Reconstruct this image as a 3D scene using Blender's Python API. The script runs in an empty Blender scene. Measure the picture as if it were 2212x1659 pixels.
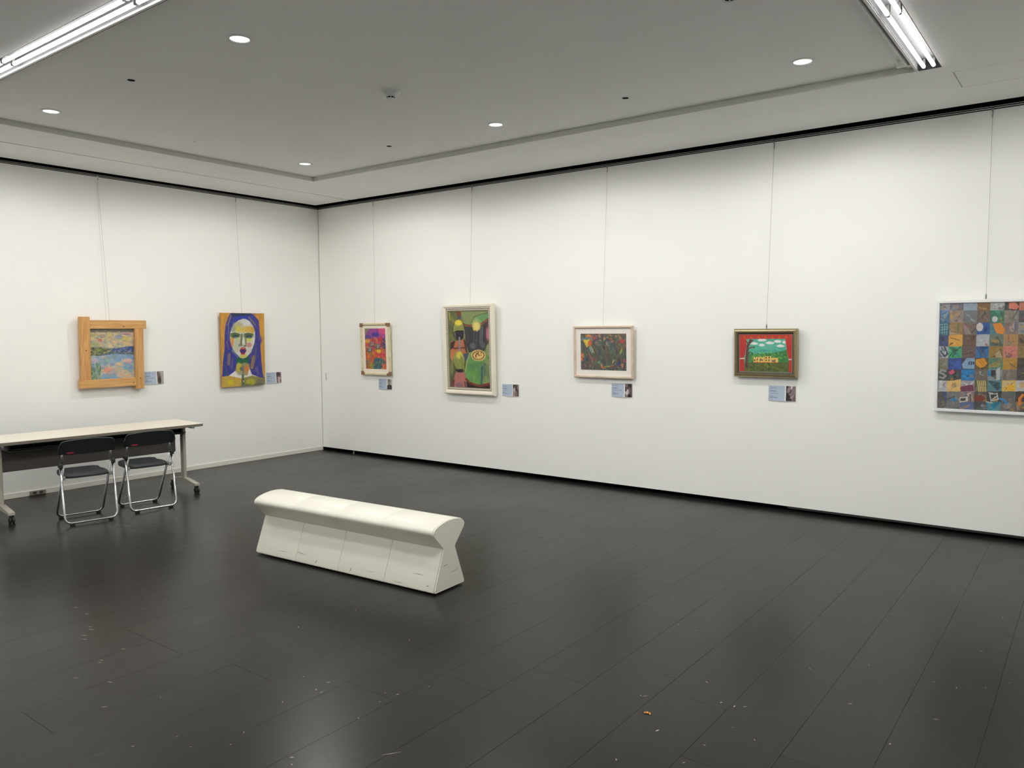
import bpy, bmesh, math, random
import numpy as np
from mathutils import Vector, Matrix

# ------------------------------------------------------------------ camera, world, exposure
SC = bpy.context.scene
COL = SC.collection
F_PX, YAW, PITCH, ROLL = 1696.47, 0.6451, 0.0686, -0.0059
CAM = Vector((8.4948, -6.9743, 1.62))
cam_d = bpy.data.cameras.new('camera'); cam = bpy.data.objects.new('camera', cam_d); COL.objects.link(cam)
cam_d.sensor_fit = 'HORIZONTAL'; cam_d.sensor_width = 36.0; cam_d.lens = F_PX / 2212.0 * 36.0
cam_d.clip_start = 0.05; cam_d.clip_end = 100
_f = Vector((-math.sin(YAW) * math.cos(PITCH), math.cos(YAW) * math.cos(PITCH), -math.sin(PITCH)))
_r = Vector((math.cos(YAW), math.sin(YAW), 0)); _u = _r.cross(_f)
_r2 = math.cos(ROLL) * _r + math.sin(ROLL) * _u; _u2 = -math.sin(ROLL) * _r + math.cos(ROLL) * _u
cam.matrix_world = Matrix(((_r2.x, _u2.x, -_f.x, CAM.x), (_r2.y, _u2.y, -_f.y, CAM.y), (_r2.z, _u2.z, -_f.z, CAM.z), (0, 0, 0, 1)))
SC.camera = cam
world = bpy.data.worlds.new('world'); SC.world = world; world.use_nodes = True
world.node_tree.nodes['Background'].inputs[0].default_value = (0.02, 0.02, 0.02, 1)
world.node_tree.nodes['Background'].inputs[1].default_value = 0.0
SC.view_settings.view_transform = 'Standard'; SC.view_settings.look = 'None'
SC.view_settings.gamma = 1.0; SC.view_settings.use_curve_mapping = False
SC.view_settings.exposure = -0.2
SC.cycles.max_bounces = 16; SC.cycles.diffuse_bounces = 10; SC.cycles.glossy_bounces = 6
SC.cycles.sample_clamp_indirect = 0.0; SC.cycles.sample_clamp_direct = 0.0
SC.cycles.caustics_reflective = False; SC.cycles.caustics_refractive = False
TUBE_POWER = 61.0          # radiance of the fluorescent tubes
DOWNLIGHT_POWER = 92.0     # watts of each downlight's lamp
LENS_GLOW = 2.4            # radiance of the downlight lenses as seen from the side

# ------------------------------------------------------------------ helpers
def lin(c):
    c = np.asarray(c, float) / 255.0
    return np.where(c <= 0.04045, c / 12.92, ((c + 0.055) / 1.055) ** 2.4)

def mat(name, rgb, rough=0.5, metal=0.0, spec=0.5, emit=None, estr=0.0, noise=None, bump=None, coat=0.0):
    m = bpy.data.materials.new(name); m.use_nodes = True
    nt = m.node_tree; b = nt.nodes['Principled BSDF']
    col = tuple(lin(rgb)) + (1,)
    b.inputs['Base Color'].default_value = col
    b.inputs['Roughness'].default_value = rough; b.inputs['Metallic'].default_value = metal
    b.inputs['Specular IOR Level'].default_value = spec; b.inputs['Coat Weight'].default_value = coat
    if emit is not None:
        b.inputs['Emission Color'].default_value = tuple(emit) + (1,); b.inputs['Emission Strength'].default_value = estr
    if noise or bump:
        tc = nt.nodes.new('ShaderNodeTexCoord')
    if noise:                                   # (scale, amount)
        n = nt.nodes.new('ShaderNodeTexNoise'); n.inputs['Scale'].default_value = noise[0]; n.inputs['Detail'].default_value = 5
        nt.links.new(tc.outputs['Object'], n.inputs['Vector'])
        r = nt.nodes.new('ShaderNodeMapRange'); r.inputs[1].default_value = 0.3; r.inputs[2].default_value = 0.7
        r.inputs[3].default_value = 1 - noise[1]; r.inputs[4].default_value = 1 + noise[1]
        nt.links.new(n.outputs['Fac'], r.inputs[0])
        mx = nt.nodes.new('ShaderNodeVectorMath'); mx.operation = 'SCALE'; mx.inputs[0].default_value = col[:3]
        nt.links.new(r.outputs[0], mx.inputs['Scale']); nt.links.new(mx.outputs[0], b.inputs['Base Color'])
    if bump:                                    # (scale, strength)
        n2 = nt.nodes.new('ShaderNodeTexNoise'); n2.inputs['Scale'].default_value = bump[0]; n2.inputs['Detail'].default_value = 4
        nt.links.new(tc.outputs['Object'], n2.inputs['Vector'])
        bp = nt.nodes.new('ShaderNodeBump'); bp.inputs['Strength'].default_value = bump[1]; bp.inputs['Distance'].default_value = 0.002
        nt.links.new(n2.outputs['Fac'], bp.inputs['Height']); nt.links.new(bp.outputs[0], b.inputs['Normal'])
    return m

def paint_mat(name, rough=0.55):
    m = bpy.data.materials.new(name); m.use_nodes = True
    nt = m.node_tree; b = nt.nodes['Principled BSDF']; b.inputs['Roughness'].default_value = rough
    a = nt.nodes.new('ShaderNodeAttribute'); a.attribute_name = 'paint'
    nt.links.new(a.outputs['Color'], b.inputs['Base Color'])
    return m

def floor_mat():
    m = bpy.data.materials.new('dark_stained_board'); m.use_nodes = True
    nt = m.node_tree; N = nt.nodes; L = nt.links; b = N['Principled BSDF']
    tc = N.new('ShaderNodeTexCoord'); oi = N.new('ShaderNodeObjectInfo'); geo = N.new('ShaderNodeNewGeometry')
    mp = N.new('ShaderNodeMapping'); mp.inputs['Scale'].default_value = (14, 1.2, 1)
    L.new(geo.outputs['Position'], mp.inputs['Vector'])
    n = N.new('ShaderNodeTexNoise'); n.inputs['Scale'].default_value = 2.2; n.inputs['Detail'].default_value = 6
    L.new(mp.outputs[0], n.inputs['Vector'])
    n2 = N.new('ShaderNodeTexNoise'); n2.inputs['Scale'].default_value = 0.9; n2.inputs['Detail'].default_value = 4
    L.new(geo.outputs['Position'], n2.inputs['Vector'])
    ad = N.new('ShaderNodeMath'); ad.operation = 'MULTIPLY_ADD'; ad.inputs[1].default_value = 0.35; L.new(oi.outputs['Random'], ad.inputs[0]); L.new(n.outputs['Fac'], ad.inputs[2])
    cr = N.new('ShaderNodeValToRGB'); e = cr.color_ramp.elements
    e[0].position = 0.35; e[0].color = tuple(lin((31, 30, 29))) + (1,); e[1].position = 1.0; e[1].color = tuple(lin((39, 37, 35))) + (1,)
    L.new(ad.outputs[0], cr.inputs[0]); L.new(cr.outputs[0], b.inputs['Base Color'])
    r = N.new('ShaderNodeMapRange'); r.inputs[1].default_value = 0.3; r.inputs[2].default_value = 0.7; r.inputs[3].default_value = 0.25; r.inputs[4].default_value = 0.31
    L.new(n2.outputs['Fac'], r.inputs[0]); L.new(r.outputs[0], b.inputs['Roughness'])
    b.inputs['Specular IOR Level'].default_value = 0.2
    bp = N.new('ShaderNodeBump'); bp.inputs['Strength'].default_value = 0.08; bp.inputs['Distance'].default_value = 0.001
    L.new(n.outputs['Fac'], bp.inputs['Height']); L.new(bp.outputs[0], b.inputs['Normal'])
    return m

def wood_mat(name, c1, c2, axis_scale, rough=0.5):
    m = bpy.data.materials.new(name); m.use_nodes = True
    nt = m.node_tree; N = nt.nodes; L = nt.links; b = N['Principled BSDF']; b.inputs['Roughness'].default_value = rough
    tc = N.new('ShaderNodeTexCoord'); mp = N.new('ShaderNodeMapping'); mp.inputs['Scale'].default_value = axis_scale
    L.new(tc.outputs['Object'], mp.inputs['Vector'])
    n = N.new('ShaderNodeTexNoise'); n.inputs['Scale'].default_value = 3; n.inputs['Detail'].default_value = 6; n.inputs['Distortion'].default_value = 0.6
    L.new(mp.outputs[0], n.inputs['Vector'])
    cr = N.new('ShaderNodeValToRGB'); e = cr.color_ramp.elements
    e[0].position = 0.35; e[0].color = tuple(lin(c1)) + (1,); e[1].position = 0.65; e[1].color = tuple(lin(c2)) + (1,)
    L.new(n.outputs['Fac'], cr.inputs[0]); L.new(cr.outputs[0], b.inputs['Base Color'])
    return m

M = {}
M['wall'] = mat('warm_white_wall', (245, 245, 241), 0.65, spec=0.3, noise=(1.1, 0.012), bump=(60, 0.06))
M['ceiling'] = mat('white_ceiling_paint', (243, 243, 241), 0.8, spec=0.2, noise=(0.8, 0.015))
M['dark'] = mat('black_recess', (8, 8, 8), 0.9, spec=0.1)
M['darkgrey'] = mat('dark_grey_trim', (48, 47, 44), 0.6)
M['alu'] = mat('aluminium', (172, 172, 170), 0.38, metal=0.85)
M['groove'] = mat('groove_liner', (70, 68, 66), 0.7)
M['floor'] = floor_mat()
M['floor_base'] = mat('floor_joint_black', (22, 21, 21), 0.8)
M['base'] = mat('baseboard_white', (232, 229, 219), 0.45)
M['reflector'] = mat('dark_reflector', (34, 34, 34), 0.6, spec=0.1)
M['greyface'] = mat('tray_step_paint', (205, 205, 200), 0.7)
M['tube'] = mat('fluorescent_tube', (255, 255, 255), 0.4, emit=(1.0, 0.993, 0.978), estr=TUBE_POWER)
M['lens'] = mat('downlight_lens', (255, 255, 255), 0.4, emit=(0.93, 0.97, 1.0), estr=LENS_GLOW)
M['trim'] = mat('white_plastic_trim', (214, 214, 212), 0.4)
M['vinyl'] = mat('white_vinyl', (226, 223, 210), 0.36, spec=0.4, noise=(5, 0.012))
M['scuff'] = mat('grey_scuff', (96, 90, 80), 0.7)
M['chrome'] = mat('chrome_tube', (200, 200, 202), 0.22, metal=1.0)
M['blackp'] = mat('black_plastic', (30, 31, 33), 0.45, bump=(220, 0.08))
M['seat'] = mat('charcoal_plastic', (56, 61, 61), 0.5)
M['rubber'] = mat('black_rubber', (16, 16, 16), 0.7)
M['red'] = mat('red_sticker', (170, 45, 62), 0.5)
M['greyclip'] = mat('grey_plastic', (140, 142, 142), 0.45)
M['tabletop'] = mat('cream_laminate', (238, 231, 215), 0.42, noise=(30, 0.01))
M['edge'] = mat('grey_edge_band', (112, 106, 96), 0.5)
M['tmetal'] = mat('warm_grey_enamel', (176, 170, 156), 0.42)
M['modesty'] = mat('brown_grey_panel', (92, 86, 80), 0.55)
M['wire'] = mat('steel_wire', (150, 148, 144), 0.5, metal=0.4)
M['paint'] = paint_mat('painted_canvas', 0.5)
M['print'] = paint_mat('printed_paper', 0.55)
M['mount'] = mat('off_white_mount', (236, 230, 220), 0.8)
M['mount_cream'] = mat('cream_mount', (240, 230, 212), 0.8)
M['pine'] = wood_mat('pine_beam_upright', (196, 143, 84), (216, 167, 106), (18, 18, 1.4))
M['pine_h'] = wood_mat('pine_beam_level', (198, 146, 86), (220, 172, 110), (1.4, 18, 18))
M['knot'] = mat('pine_knot', (120, 76, 42), 0.6)
M['pale_wood'] = wood_mat('pale_wood', (206, 188, 166), (222, 205, 184), (6, 6, 6))
M['straw'] = wood_mat('straw_wood', (206, 192, 150), (228, 216, 180), (9, 9, 9))
M['brown_corner'] = mat('brown_corner', (140, 104, 72), 0.5)
M['cream_frame'] = mat('cream_lacquer', (240, 232, 214), 0.4)
M['bead_shadow'] = mat('bead_groove', (150, 146, 132), 0.6)
M['gold'] = mat('antique_gold', (168, 155, 118), 0.3, metal=0.85, noise=(25, 0.06))
M['gold_dark'] = mat('dark_pewter', (94, 90, 76), 0.5, metal=0.3)
M['white_frame'] = mat('white_frame', (238, 238, 238), 0.4)
M['back'] = mat('canvas_back', (190, 180, 160), 0.8)
M['orange_edge'] = mat('ochre_canvas_edge', (176, 128, 62), 0.6, noise=(12, 0.2))
M['card'] = mat('white_card', (236, 235, 232), 0.6)
M['fleck'] = mat('pale_scratch', (172, 164, 150), 0.7)
M['crumb'] = mat('orange_crumb', (214, 150, 70), 0.7)
M['socket'] = mat('socket_grey', (146, 134, 122), 0.5)

def link(o, parent=None):
    COL.objects.link(o)
    if parent is not None: o.parent = parent
    return o

def mesh_obj(name, verts, faces, m, parent=None, smooth=False):
    me = bpy.data.meshes.new(name); me.from_pydata([tuple(v) for v in verts], [], faces); me.update()
    if m is not None: me.materials.append(m)
    if smooth:
        me.polygons.foreach_set('use_smooth', [True] * len(me.polygons))
    return link(bpy.data.objects.new(name, me), parent)

def bm_obj(name, bm, m, parent=None, smooth=False):
    me = bpy.data.meshes.new(name); bm.normal_update(); bm.to_mesh(me); bm.free()
    if m is not None: me.materials.append(m)
    if smooth:
        me.polygons.foreach_set('use_smooth', [True] * len(me.polygons))
    return link(bpy.data.objects.new(name, me), parent)

def empty(name, loc, rz=0.0, rx=0.0):
    o = bpy.data.objects.new(name, None); o.empty_display_size = 0.1
    COL.objects.link(o); o.location = loc; o.rotation_euler = (rx, 0, rz)
    return o

def tag(o, label=None, cat=None, group=None, kind=None):
    if label: o['label'] = label
    if cat: o['category'] = cat
    if group: o['group'] = group
    if kind: o['kind'] = kind
    return o

def add_box(bm, x0, x1, y0, y1, z0, z1, bevel=0.0, seg=1):
    vs = [bm.verts.new(p) for p in ((x0, y0, z0), (x1, y0, z0), (x1, y1, z0), (x0, y1, z0), (x0, y0, z1), (x1, y0, z1), (x1, y1, z1), (x0, y1, z1))]
    fs = [bm.faces.new([vs[i] for i in f]) for f in ((0, 3, 2, 1), (4, 5, 6, 7), (0, 1, 5, 4), (1, 2, 6, 5), (2, 3, 7, 6), (3, 0, 4, 7))]
    if bevel > 0:
        es = set(e for f in fs for e in f.edges)
        bmesh.ops.bevel(bm, geom=list(es), offset=bevel, segments=seg, affect='EDGES', profile=0.5)

def box(name, x0, x1, y0, y1, z0, z1, m, parent=None, bevel=0.0, seg=1, smooth=False):
    bm = bmesh.new(); add_box(bm, x0, x1, y0, y1, z0, z1, bevel, seg)
    return bm_obj(name, bm, m, parent, smooth)

def round_path(pts, r, n=6, closed=False):
    pts = [Vector(p) for p in pts]; out = []
    N = len(pts)
    for i, p in enumerate(pts):
        if not closed and i in (0, N - 1): out.append(p); continue
        a = pts[i - 1] - p; b = pts[(i + 1) % N] - p
        ang = a.angle(b); d = min(r / math.tan(ang / 2), a.length * .49, b.length * .49)
        p0 = p + a.normalized() * d; p1 = p + b.normalized() * d
        for k in range(n + 1):
            t = k / n; out.append((1 - t) ** 2 * p0 + 2 * t * (1 - t) * p + t * t * p1)
    return out

def add_tube(bm, pts, r, seg=10, closed=False):
    pts = [Vector(p) for p in pts]; N = len(pts); rings = []
    up = None
    for i, p in enumerate(pts):
        if closed: t = (pts[(i + 1) % N] - pts[i - 1]).normalized()
        else: t = (pts[min(i + 1, N - 1)] - pts[max(i - 1, 0)]).normalized()
        if up is None:
            up = Vector((0, 0, 1)) if abs(t.z) < .9 else Vector((1, 0, 0))
        up = (up - t * up.dot(t)).normalized(); s = t.cross(up)
        rr = r[i] if isinstance(r, (list, tuple)) else r
        rings.append([bm.verts.new(p + (up * math.cos(a) + s * math.sin(a)) * rr) for a in [2 * math.pi * k / seg for k in range(seg)]])
    for i in range(N if closed else N - 1):
        A, B = rings[i], rings[(i + 1) % N]
        for k in range(seg): bm.faces.new((A[k], A[(k + 1) % seg], B[(k + 1) % seg], B[k]))
    if not closed:
        bm.faces.new(rings[0][::-1]); bm.faces.new(rings[-1])

def tube(name, pts, r, m, parent=None, seg=10, smooth=True):
    bm = bmesh.new(); add_tube(bm, pts, r, seg); bmesh.ops.recalc_face_normals(bm, faces=bm.faces)
    o = bm_obj(name, bm, m, parent, smooth); return o

def add_lathe(bm, prof, c=(0, 0, 0), seg=28, cap0=False, cap1=False):
    rings = [[bm.verts.new((c[0] + r * math.cos(2 * math.pi * k / seg), c[1] + r * math.sin(2 * math.pi * k / seg), c[2] + z)) for k in range(seg)] for r, z in prof]
    for A, B in zip(rings, rings[1:]):
        for k in range(seg): bm.faces.new((A[k], A[(k + 1) % seg], B[(k + 1) % seg], B[k]))
    if cap0: bm.faces.new(rings[0][::-1])
    if cap1: bm.faces.new(rings[-1])

def lathe(name, prof, m, parent=None, c=(0, 0, 0), seg=28, cap0=False, cap1=False, smooth=True):
    bm = bmesh.new(); add_lathe(bm, prof, c, seg, cap0, cap1); bmesh.ops.recalc_face_normals(bm, faces=bm.faces)
    o = bm_obj(name, bm, m, parent, smooth)
    if smooth:
        try: o.data.set_sharp_from_angle(angle=math.radians(40))
        except Exception: pass
    return o

def sharp(o, deg=35):
    try: o.data.set_sharp_from_angle(angle=math.radians(deg))
    except Exception: pass
    return o

# ------------------------------------------------------------------ the room
XR, YF = 10.6, -9.2         # far right wall, wall behind the camera: unseen, moved in for bounce light
WT = 3.246                   # top of the hanging walls
HC = 3.285                   # border ceiling
TR = 0.045                   # depth of the ceiling tray
TX0, TX1, TY0, TY1 = 1.39, 7.418, -4.735, -1.19
S = 'structure'

# floor: dark boards 0.302 m wide laid along Y, 1.818 m long, staggered
fl = box('floor', -0.1, XR, YF, 0.12, -0.06, -0.016, M['floor_base']); tag(fl, 'dark stained board floor of the gallery', 'floor', kind=S)
PW, PL, GAP = 0.302, 1.818, 0.0004
phase_known = {22: -2.02, 24: -2.247, 16: -1.18, 15: -2.0, 18: -0.98}
rng = random.Random(4)
plank_cache = {}
x0 = 6.664 - 22 * PW          # column 0 starts at about x = 0.02
for c in range(-1, 40):
    xa, xb = x0 + c * PW, x0 + (c + 1) * PW
    xa, xb = max(xa, -0.09), min(xb, XR)
    if xb - xa < 0.02: continue
    ph = phase_known.get(c - 1 + 0, None)
    if ph is None: ph = -rng.choice([0.0, 0.303, 0.606, 0.909, 1.212, 1.515]) - 0.05
    while ph < 0.11: ph += PL
    yb = 0.11
    ya = ph - PL
    while yb > YF + 0.02:
        ya = max(ya, YF)
        if yb - ya > 0.03:
            key = (round(xb - xa, 4), round(yb - ya, 4))
            if key not in plank_cache:
                bm = bmesh.new(); w, l = xb - xa, yb - ya
                add_box(bm, -w / 2 + GAP, w / 2 - GAP, -l / 2 + GAP, l / 2 - GAP, -0.016, 0.0)
                top = [e for e in bm.edges if all(v.co.z > -0.001 for v in e.verts)]
                bmesh.ops.bevel(bm, geom=top, offset=0.0005, segments=1, affect='EDGES')
                me = bpy.data.meshes.new('plank'); bm.normal_update(); bm.to_mesh(me); bm.free(); me.materials.append(M['floor']); plank_cache[key] = me
            o = bpy.data.objects.new('plank', plank_cache[key]); link(o, fl); o.location = ((xa + xb) / 2, (ya + yb) / 2, 0)
        yb = ya; ya -= PL

# walls
w = box('wall_left', -0.2, 0.0, YF, 0.0, 0.0, WT, M['wall']); tag(w, 'short white wall left of the corner with two paintings', 'wall', kind=S)
wb = box('wall_back', 0.014, XR, 0.0, 0.05, 0.043, WT, M['wall']); tag(wb, 'long white hanging wall with five pictures above a black floor gap', 'wall', kind=S)
box('panel_edge', 0.006, 0.0135, -0.003, 0.045, 0.043, WT, M['base'], wb)
box('panel_seal', 6.3, XR, 0.008, 0.02, 0.024, 0.043, M['darkgrey'], wb)
box('finger_pull', 0.088, 0.098, -0.0012, 0.003, 0.955, 1.055, M['greyclip'], wb)
ft = lathe('stopper', [(0.012, 0.0), (0.012, 0.012), (0.006, 0.014), (0.006, 0.044)], M['alu'], wb, (0.60, 0.018, 0), 14, True, True)
lb = box('wall_back_lining', -0.2, XR, 0.09, 0.13, -0.02, 3.75, M['dark']); tag(lb, 'black lining in the gap behind the long wall', 'wall', kind=S)
ll = box('wall_left_lining', -0.24, -0.2, YF, 0.13, -0.02, 3.75, M['dark']); tag(ll, 'black lining above the short left wall', 'wall', kind=S)
w = box('wall_right', XR, XR + 0.1, YF, 0.13, -0.02, 3.75, M['wall']); tag(w, 'white wall at the far right end of the room', 'wall', kind=S)
w = box('wall_front', -0.24, XR, YF - 0.1, YF, -0.02, 3.75, M['wall']); tag(w, 'white wall behind the viewer', 'wall', kind=S)
bb = box('baseboard_left', 0.0, 0.010, YF, -0.004, 0.0, 0.052, M['base'], bevel=0.002); tag(bb, 'low white baseboard along the left wall', 'baseboard', kind=S)

# picture rails at the wall tops
def rail(name, horizontal, label):
    t = empty(name, (0, 0, WT)); tag(t, label, 'picture rail', kind=S)
    def bar(nm, d0, d1, z0, z1, m):
        if horizontal: box(nm, 0.014, XR, -d1, -d0, z0, z1, m, t)
        else: box(nm, d0, d1, YF, -0.014, z0, z1, m, t)
    bar('rail_body', -0.03, 0.002, 0.0005, 0.03, M['dark'])
    bar('rail_rib', 0.002, 0.010, 0.006, 0.0125, M['alu'])
    bar('rail_rib', 0.002, 0.008, 0.021, 0.0255, M['alu'])
    return t
rail('trim_1', True, 'aluminium picture rail along the top of the long wall')
rl = rail('trim_2', False, 'dark picture rail along the top of the left wall')

# ceiling: border slabs around a shallow tray, light troughs on two sides
ce = empty('ceiling', (0, 0, HC)); tag(ce, 'white ceiling with a recessed tray and a border', 'ceiling', kind=S)
def slab(x0, x1, y0, y1, z=0.0, th=0.03, m='ceiling', nm='ceiling_panel'):
    return box(nm, x0, x1, y0, y1, z, z + th, M[m], ce)
GX = 0.735; EL, ER = 0.075, -0.10
slab(EL, GX, YF, ER); slab(GX + 0.028, TX0, YF, ER)                 # left border either side of the partition groove
slab(GX - 0.01, GX + 0.036, YF, ER, 0.03, 0.01, 'groove', 'groove_liner')
TRX0, TRX1 = 7.470, 7.604    # right trough
TFY0, TFY1 = -4.925, -4.785  # front trough
slab(TX0, TRX1, TY1, ER)                                            # back border
R2Y0, R2Y1 = -7.70, -7.56; R2X1 = 9.6
slab(TX0, R2X1, R2Y1, TFY0); slab(TX0, TRX1, YF, R2Y0); slab(TRX1, XR, YF, R2Y0)   # front area
HX0, HX1, HY0, HY1 = 7.642, 8.54, -1.03, -0.605
slab(TRX1, HX0, TFY0, ER)
slab(HX0, HX1, TFY0, HY0); slab(HX0, HX1, HY1, ER); slab(HX1, XR, TFY0, ER); slab(R2X1, XR, R2Y0, TFY0)
g = 0.007
box('hatch_panel', HX0 + g, HX1 - g, HY0 + g, HY1 - g, 0.0005, 0.02, M['ceiling'], ce)
box('hatch_backing', HX0 - .02, HX1 + .02, HY0 - .02, HY1 + .02, 0.03, 0.04, M['dark'], ce)
# tray with a shadow gap round its edge
sg = 0.009
slab(TX0 + sg, TX1, TY0, TY1 - sg, TR, 0.02)
slab(TX0 - .01, TX1 + 0.06, TY0 - .06, TY1 + .01, TR + 0.05, 0.01, 'dark', 'tray_backing')
box('tray_step', TX0 - .004, TX0 + .0015, TY0, TY1, 0.0004, TR + 0.05, M['greyface'], ce)
box('tray_step', TX0, TX1 + 0.02, TY1 - .0015, TY1 + .004, 0.0004, TR + 0.05, M['greyface'], ce)
# tray-side edge profiles of the troughs
box('edge_lip', TX1, TX1 + 0.012, TY0, TY1 - 0.15, 0.004, TR + .02, M['ceiling'], ce)
box('edge_channel', TX1 + 0.012, TX1 + 0.034, TY0, TY1 - 0.13, 0.03, 0.034, M['darkgrey'], ce)
box('edge_rail', TX1 + 0.034, TRX0, TY0 - .04, TY1, -0.001, 0.10, M['greyface'], ce)
box('edge_corner', TX1 - 0.05, TX1 + 0.034, TY1 - 0.15, TY1 - 0.13, 0.004, TR + .02, M['ceiling'], ce)
box('edge_corner', TX1 - 0.01, TX1 + 0.034, TY1 - 0.13, TY1, TR - 0.02, TR + .02, M['greyface'], ce)
box('edge_lip', TX0, TX1, TY0 - 0.014, TY0, 0.004, TR + .02, M['ceiling'], ce)
box('edge_rail', TX0, TRX0, TFY1 - .003, TFY1 + 0.013, -0.010, 0.10, M['alu'], ce)
box('edge_channel', TX0, TX1, TFY1 + 0.016, TY0 - 0.014, 0.02, 0.024, M['greyface'], ce)
# trough housings
def trough(x0, x1, y0, y1):
    bm = bmesh.new(); t = 0.004; h = 0.11
    add_box(bm, x0, x1, y0, y1, h, h + t)
    add_box(bm, x0, x0 + t, y0, y1, 0.0, h); add_box(bm, x1 - t, x1, y0, y1, 0.0, h)
    add_box(bm, x0, x1, y0, y0 + t, 0.0, h); add_box(bm, x0, x1, y1 - t, y1, 0.0, h)
    bm_obj('trough_housing', bm, M['reflector'], ce)
trough(TRX0, TRX1, TY0 - .04, TY1)
trough(TX0, TRX0 - .004, TFY0, TFY1)
trough(TX0, R2X1, R2Y0, R2Y1)  # unseen trough behind the camera, added to hold the fill battens
# roof closing the void
rf = box('ceiling_void', -0.24, XR + .1, YF - .1, 0.13, 3.75, 3.79, M['dark']); tag(rf, 'dark slab above the ceiling', 'ceiling', kind=S)

# ------------------------------------------------------------------ fluorescent lamps in the troughs
def fluorescent(p0, p1, off, label):
    """twin tube batten between p0 and p1 (xy), tubes offset sideways by +-off"""
    a, b = Vector((p0[0], p0[1], 0)), Vector((p1[0], p1[1], 0)); d = (b - a).normalized(); n = Vector((-d.y, d.x, 0)); L = (b - a).length
    t = empty('fluorescent_lamp', ((a.x + b.x) / 2, (a.y + b.y) / 2, HC), math.atan2(d.y, d.x))
    tag(t, label, 'ceiling lamp', 'twin fluorescent battens in the ceiling troughs')
    box('batten', -L / 2 + .002, L / 2 - .002, -0.05, 0.05, 0.055, 0.10, M['reflector'], t, 0.004)
    for s in (-1, 1):
        tube('tube', [(-L / 2 + .022, s * off, 0.004), (L / 2 - .022, s * off, 0.004)], 0.0105, M['tube'], t, 14)
        for e in (-1, 1):
            box('lampholder', e * (L / 2 - .014) - .005, e * (L / 2 - .014) + .005, s * off - .008, s * off + .008, -0.003, 0.055, M['darkgrey'], t, 0.002)
    return t
ys = [-1.235, -2.295, -3.50, -4.70]
wh = ['ending beside the ceiling hatch', 'second from the ceiling hatch, at the picture top', 'third from the ceiling hatch, overhead']
for i in range(3):
    fluorescent((7.538, ys[i]), (7.538, ys[i + 1]), 0.0285, 'twin fluorescent batten in right ceiling trough, ' + wh[i])
xs = [1.40, 1.50, 3.00, 4.50, 6.00, 7.44]
wh = ['at the left picture edge', 'at the top left, ending at the picture top', 'overhead, out past the picture top', 'overhead near the right trough']
for i in range(1, 5):
    fluorescent((xs[i], -4.855), (xs[i + 1], -4.855), 0.0285, 'twin fluorescent batten in left ceiling trough, ' + wh[i - 1])

for i, od in enumerate(('first', 'second', 'third', 'fourth', 'fifth', 'sixth')):  # fill battens out of view, added to brighten the room
    fluorescent((1.45 + i * 1.35, -7.63), (2.78 + i * 1.35, -7.63), 0.0285, 'unseen fill batten with twin tubes, added behind the viewer, ' + od + ' from the left wall')

# ------------------------------------------------------------------ downlights and ceiling fittings
ZT = HC + TR
def downlight(x, y, label, z=None):
    t = empty('downlight', (x, y, z or ZT)); tag(t, label, 'downlight', 'recessed round downlights in the tray ceiling')
    lathe('trim_ring', [(0.074, 0.0), (0.072, -0.004), (0.058, -0.005), (0.054, 0.0), (0.053, 0.0015)], M['trim'], t, seg=32)
    ld = bpy.data.lights.new('downlight_lamp', 'SPOT'); ld.energy = DOWNLIGHT_POWER; ld.spot_size = math.radians(176); ld.spot_blend = 0.25
    ld.shadow_soft_size = 0.045; ld.color = (1.0, 0.985, 0.95)
    lo = link(bpy.data.objects.new('lamp', ld), t); lo.location = (0, 0, -0.012)
    lathe('lens', [(0.0537, -0.001), (0.03, -0.002), (0.001, -0.0025)], M['lens'], t, seg=32, cap1=True)
    return t
for x, y, l in ((1.90, -1.71, 'round downlight in the tray corner nearest the room corner'),
                (4.38, -1.71, 'round downlight in the middle of the tray edge above the long wall'),
                (6.885, -1.71, 'round downlight beside the right fluorescent trough'),
                (1.92, -4.15, 'round downlight at the left picture edge above the left wall'),
                (4.39, -4.15, 'round downlight nearest the viewer at the upper left of the tray'),
                (6.885, -4.15, 'round downlight overhead beyond the top of the picture')):
    downlight(x, y, l)
def aperture(x, y, label):
    t = empty('sprinkler_head', (x, y, ZT)); tag(t, label, 'sprinkler', 'small dark round fittings in the tray ceiling')
    lathe('rim', [(0.029, 0.0), (0.0285, -0.002), (0.024, -0.002)], M['trim'], t, seg=20)
    lathe('dark_cup', [(0.0245, -0.0022), (0.012, -0.003), (0.001, -0.003)], M['dark'], t, seg=20, cap1=True)
for x, y, l in ((3.15, -4.155, 'small dark round ceiling fitting between the two left downlights'),
                (3.13, -1.72, 'small dark round ceiling fitting between corner and middle downlights'),
                (5.60, -1.71, 'small dark round ceiling fitting between middle and right downlights')):
    aperture(x, y, l)
t = empty('ceiling_cover', (1.92, -2.95, ZT)); tag(t, 'flat white round ceiling cover plate near the left tray edge', 'cover plate')
lathe('plate', [(0.045, 0.0), (0.044, -0.004), (0.03, -0.006), (0.001, -0.006)], M['ceiling'], t, seg=26, cap1=True)
lathe('screw', [(0.006, -0.006), (0.005, -0.009), (0.001, -0.009)], M['alu'], t, seg=12, cap1=True)
t = empty('smoke_detector', (4.36, -2.90, ZT)); tag(t, 'white cone shaped smoke detector in the middle of the tray ceiling', 'smoke detector')
lathe('base', [(0.070, 0.0), (0.070, -0.010), (0.064, -0.014)], M['trim'], t, seg=32)
lathe('housing', [(0.064, -0.014), (0.036, -0.042), (0.031, -0.044)], M['trim'], t, seg=32)
lathe('sensor_slot', [(0.029, -0.043), (0.029, -0.054)], M['dark'], t, seg=24)
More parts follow.
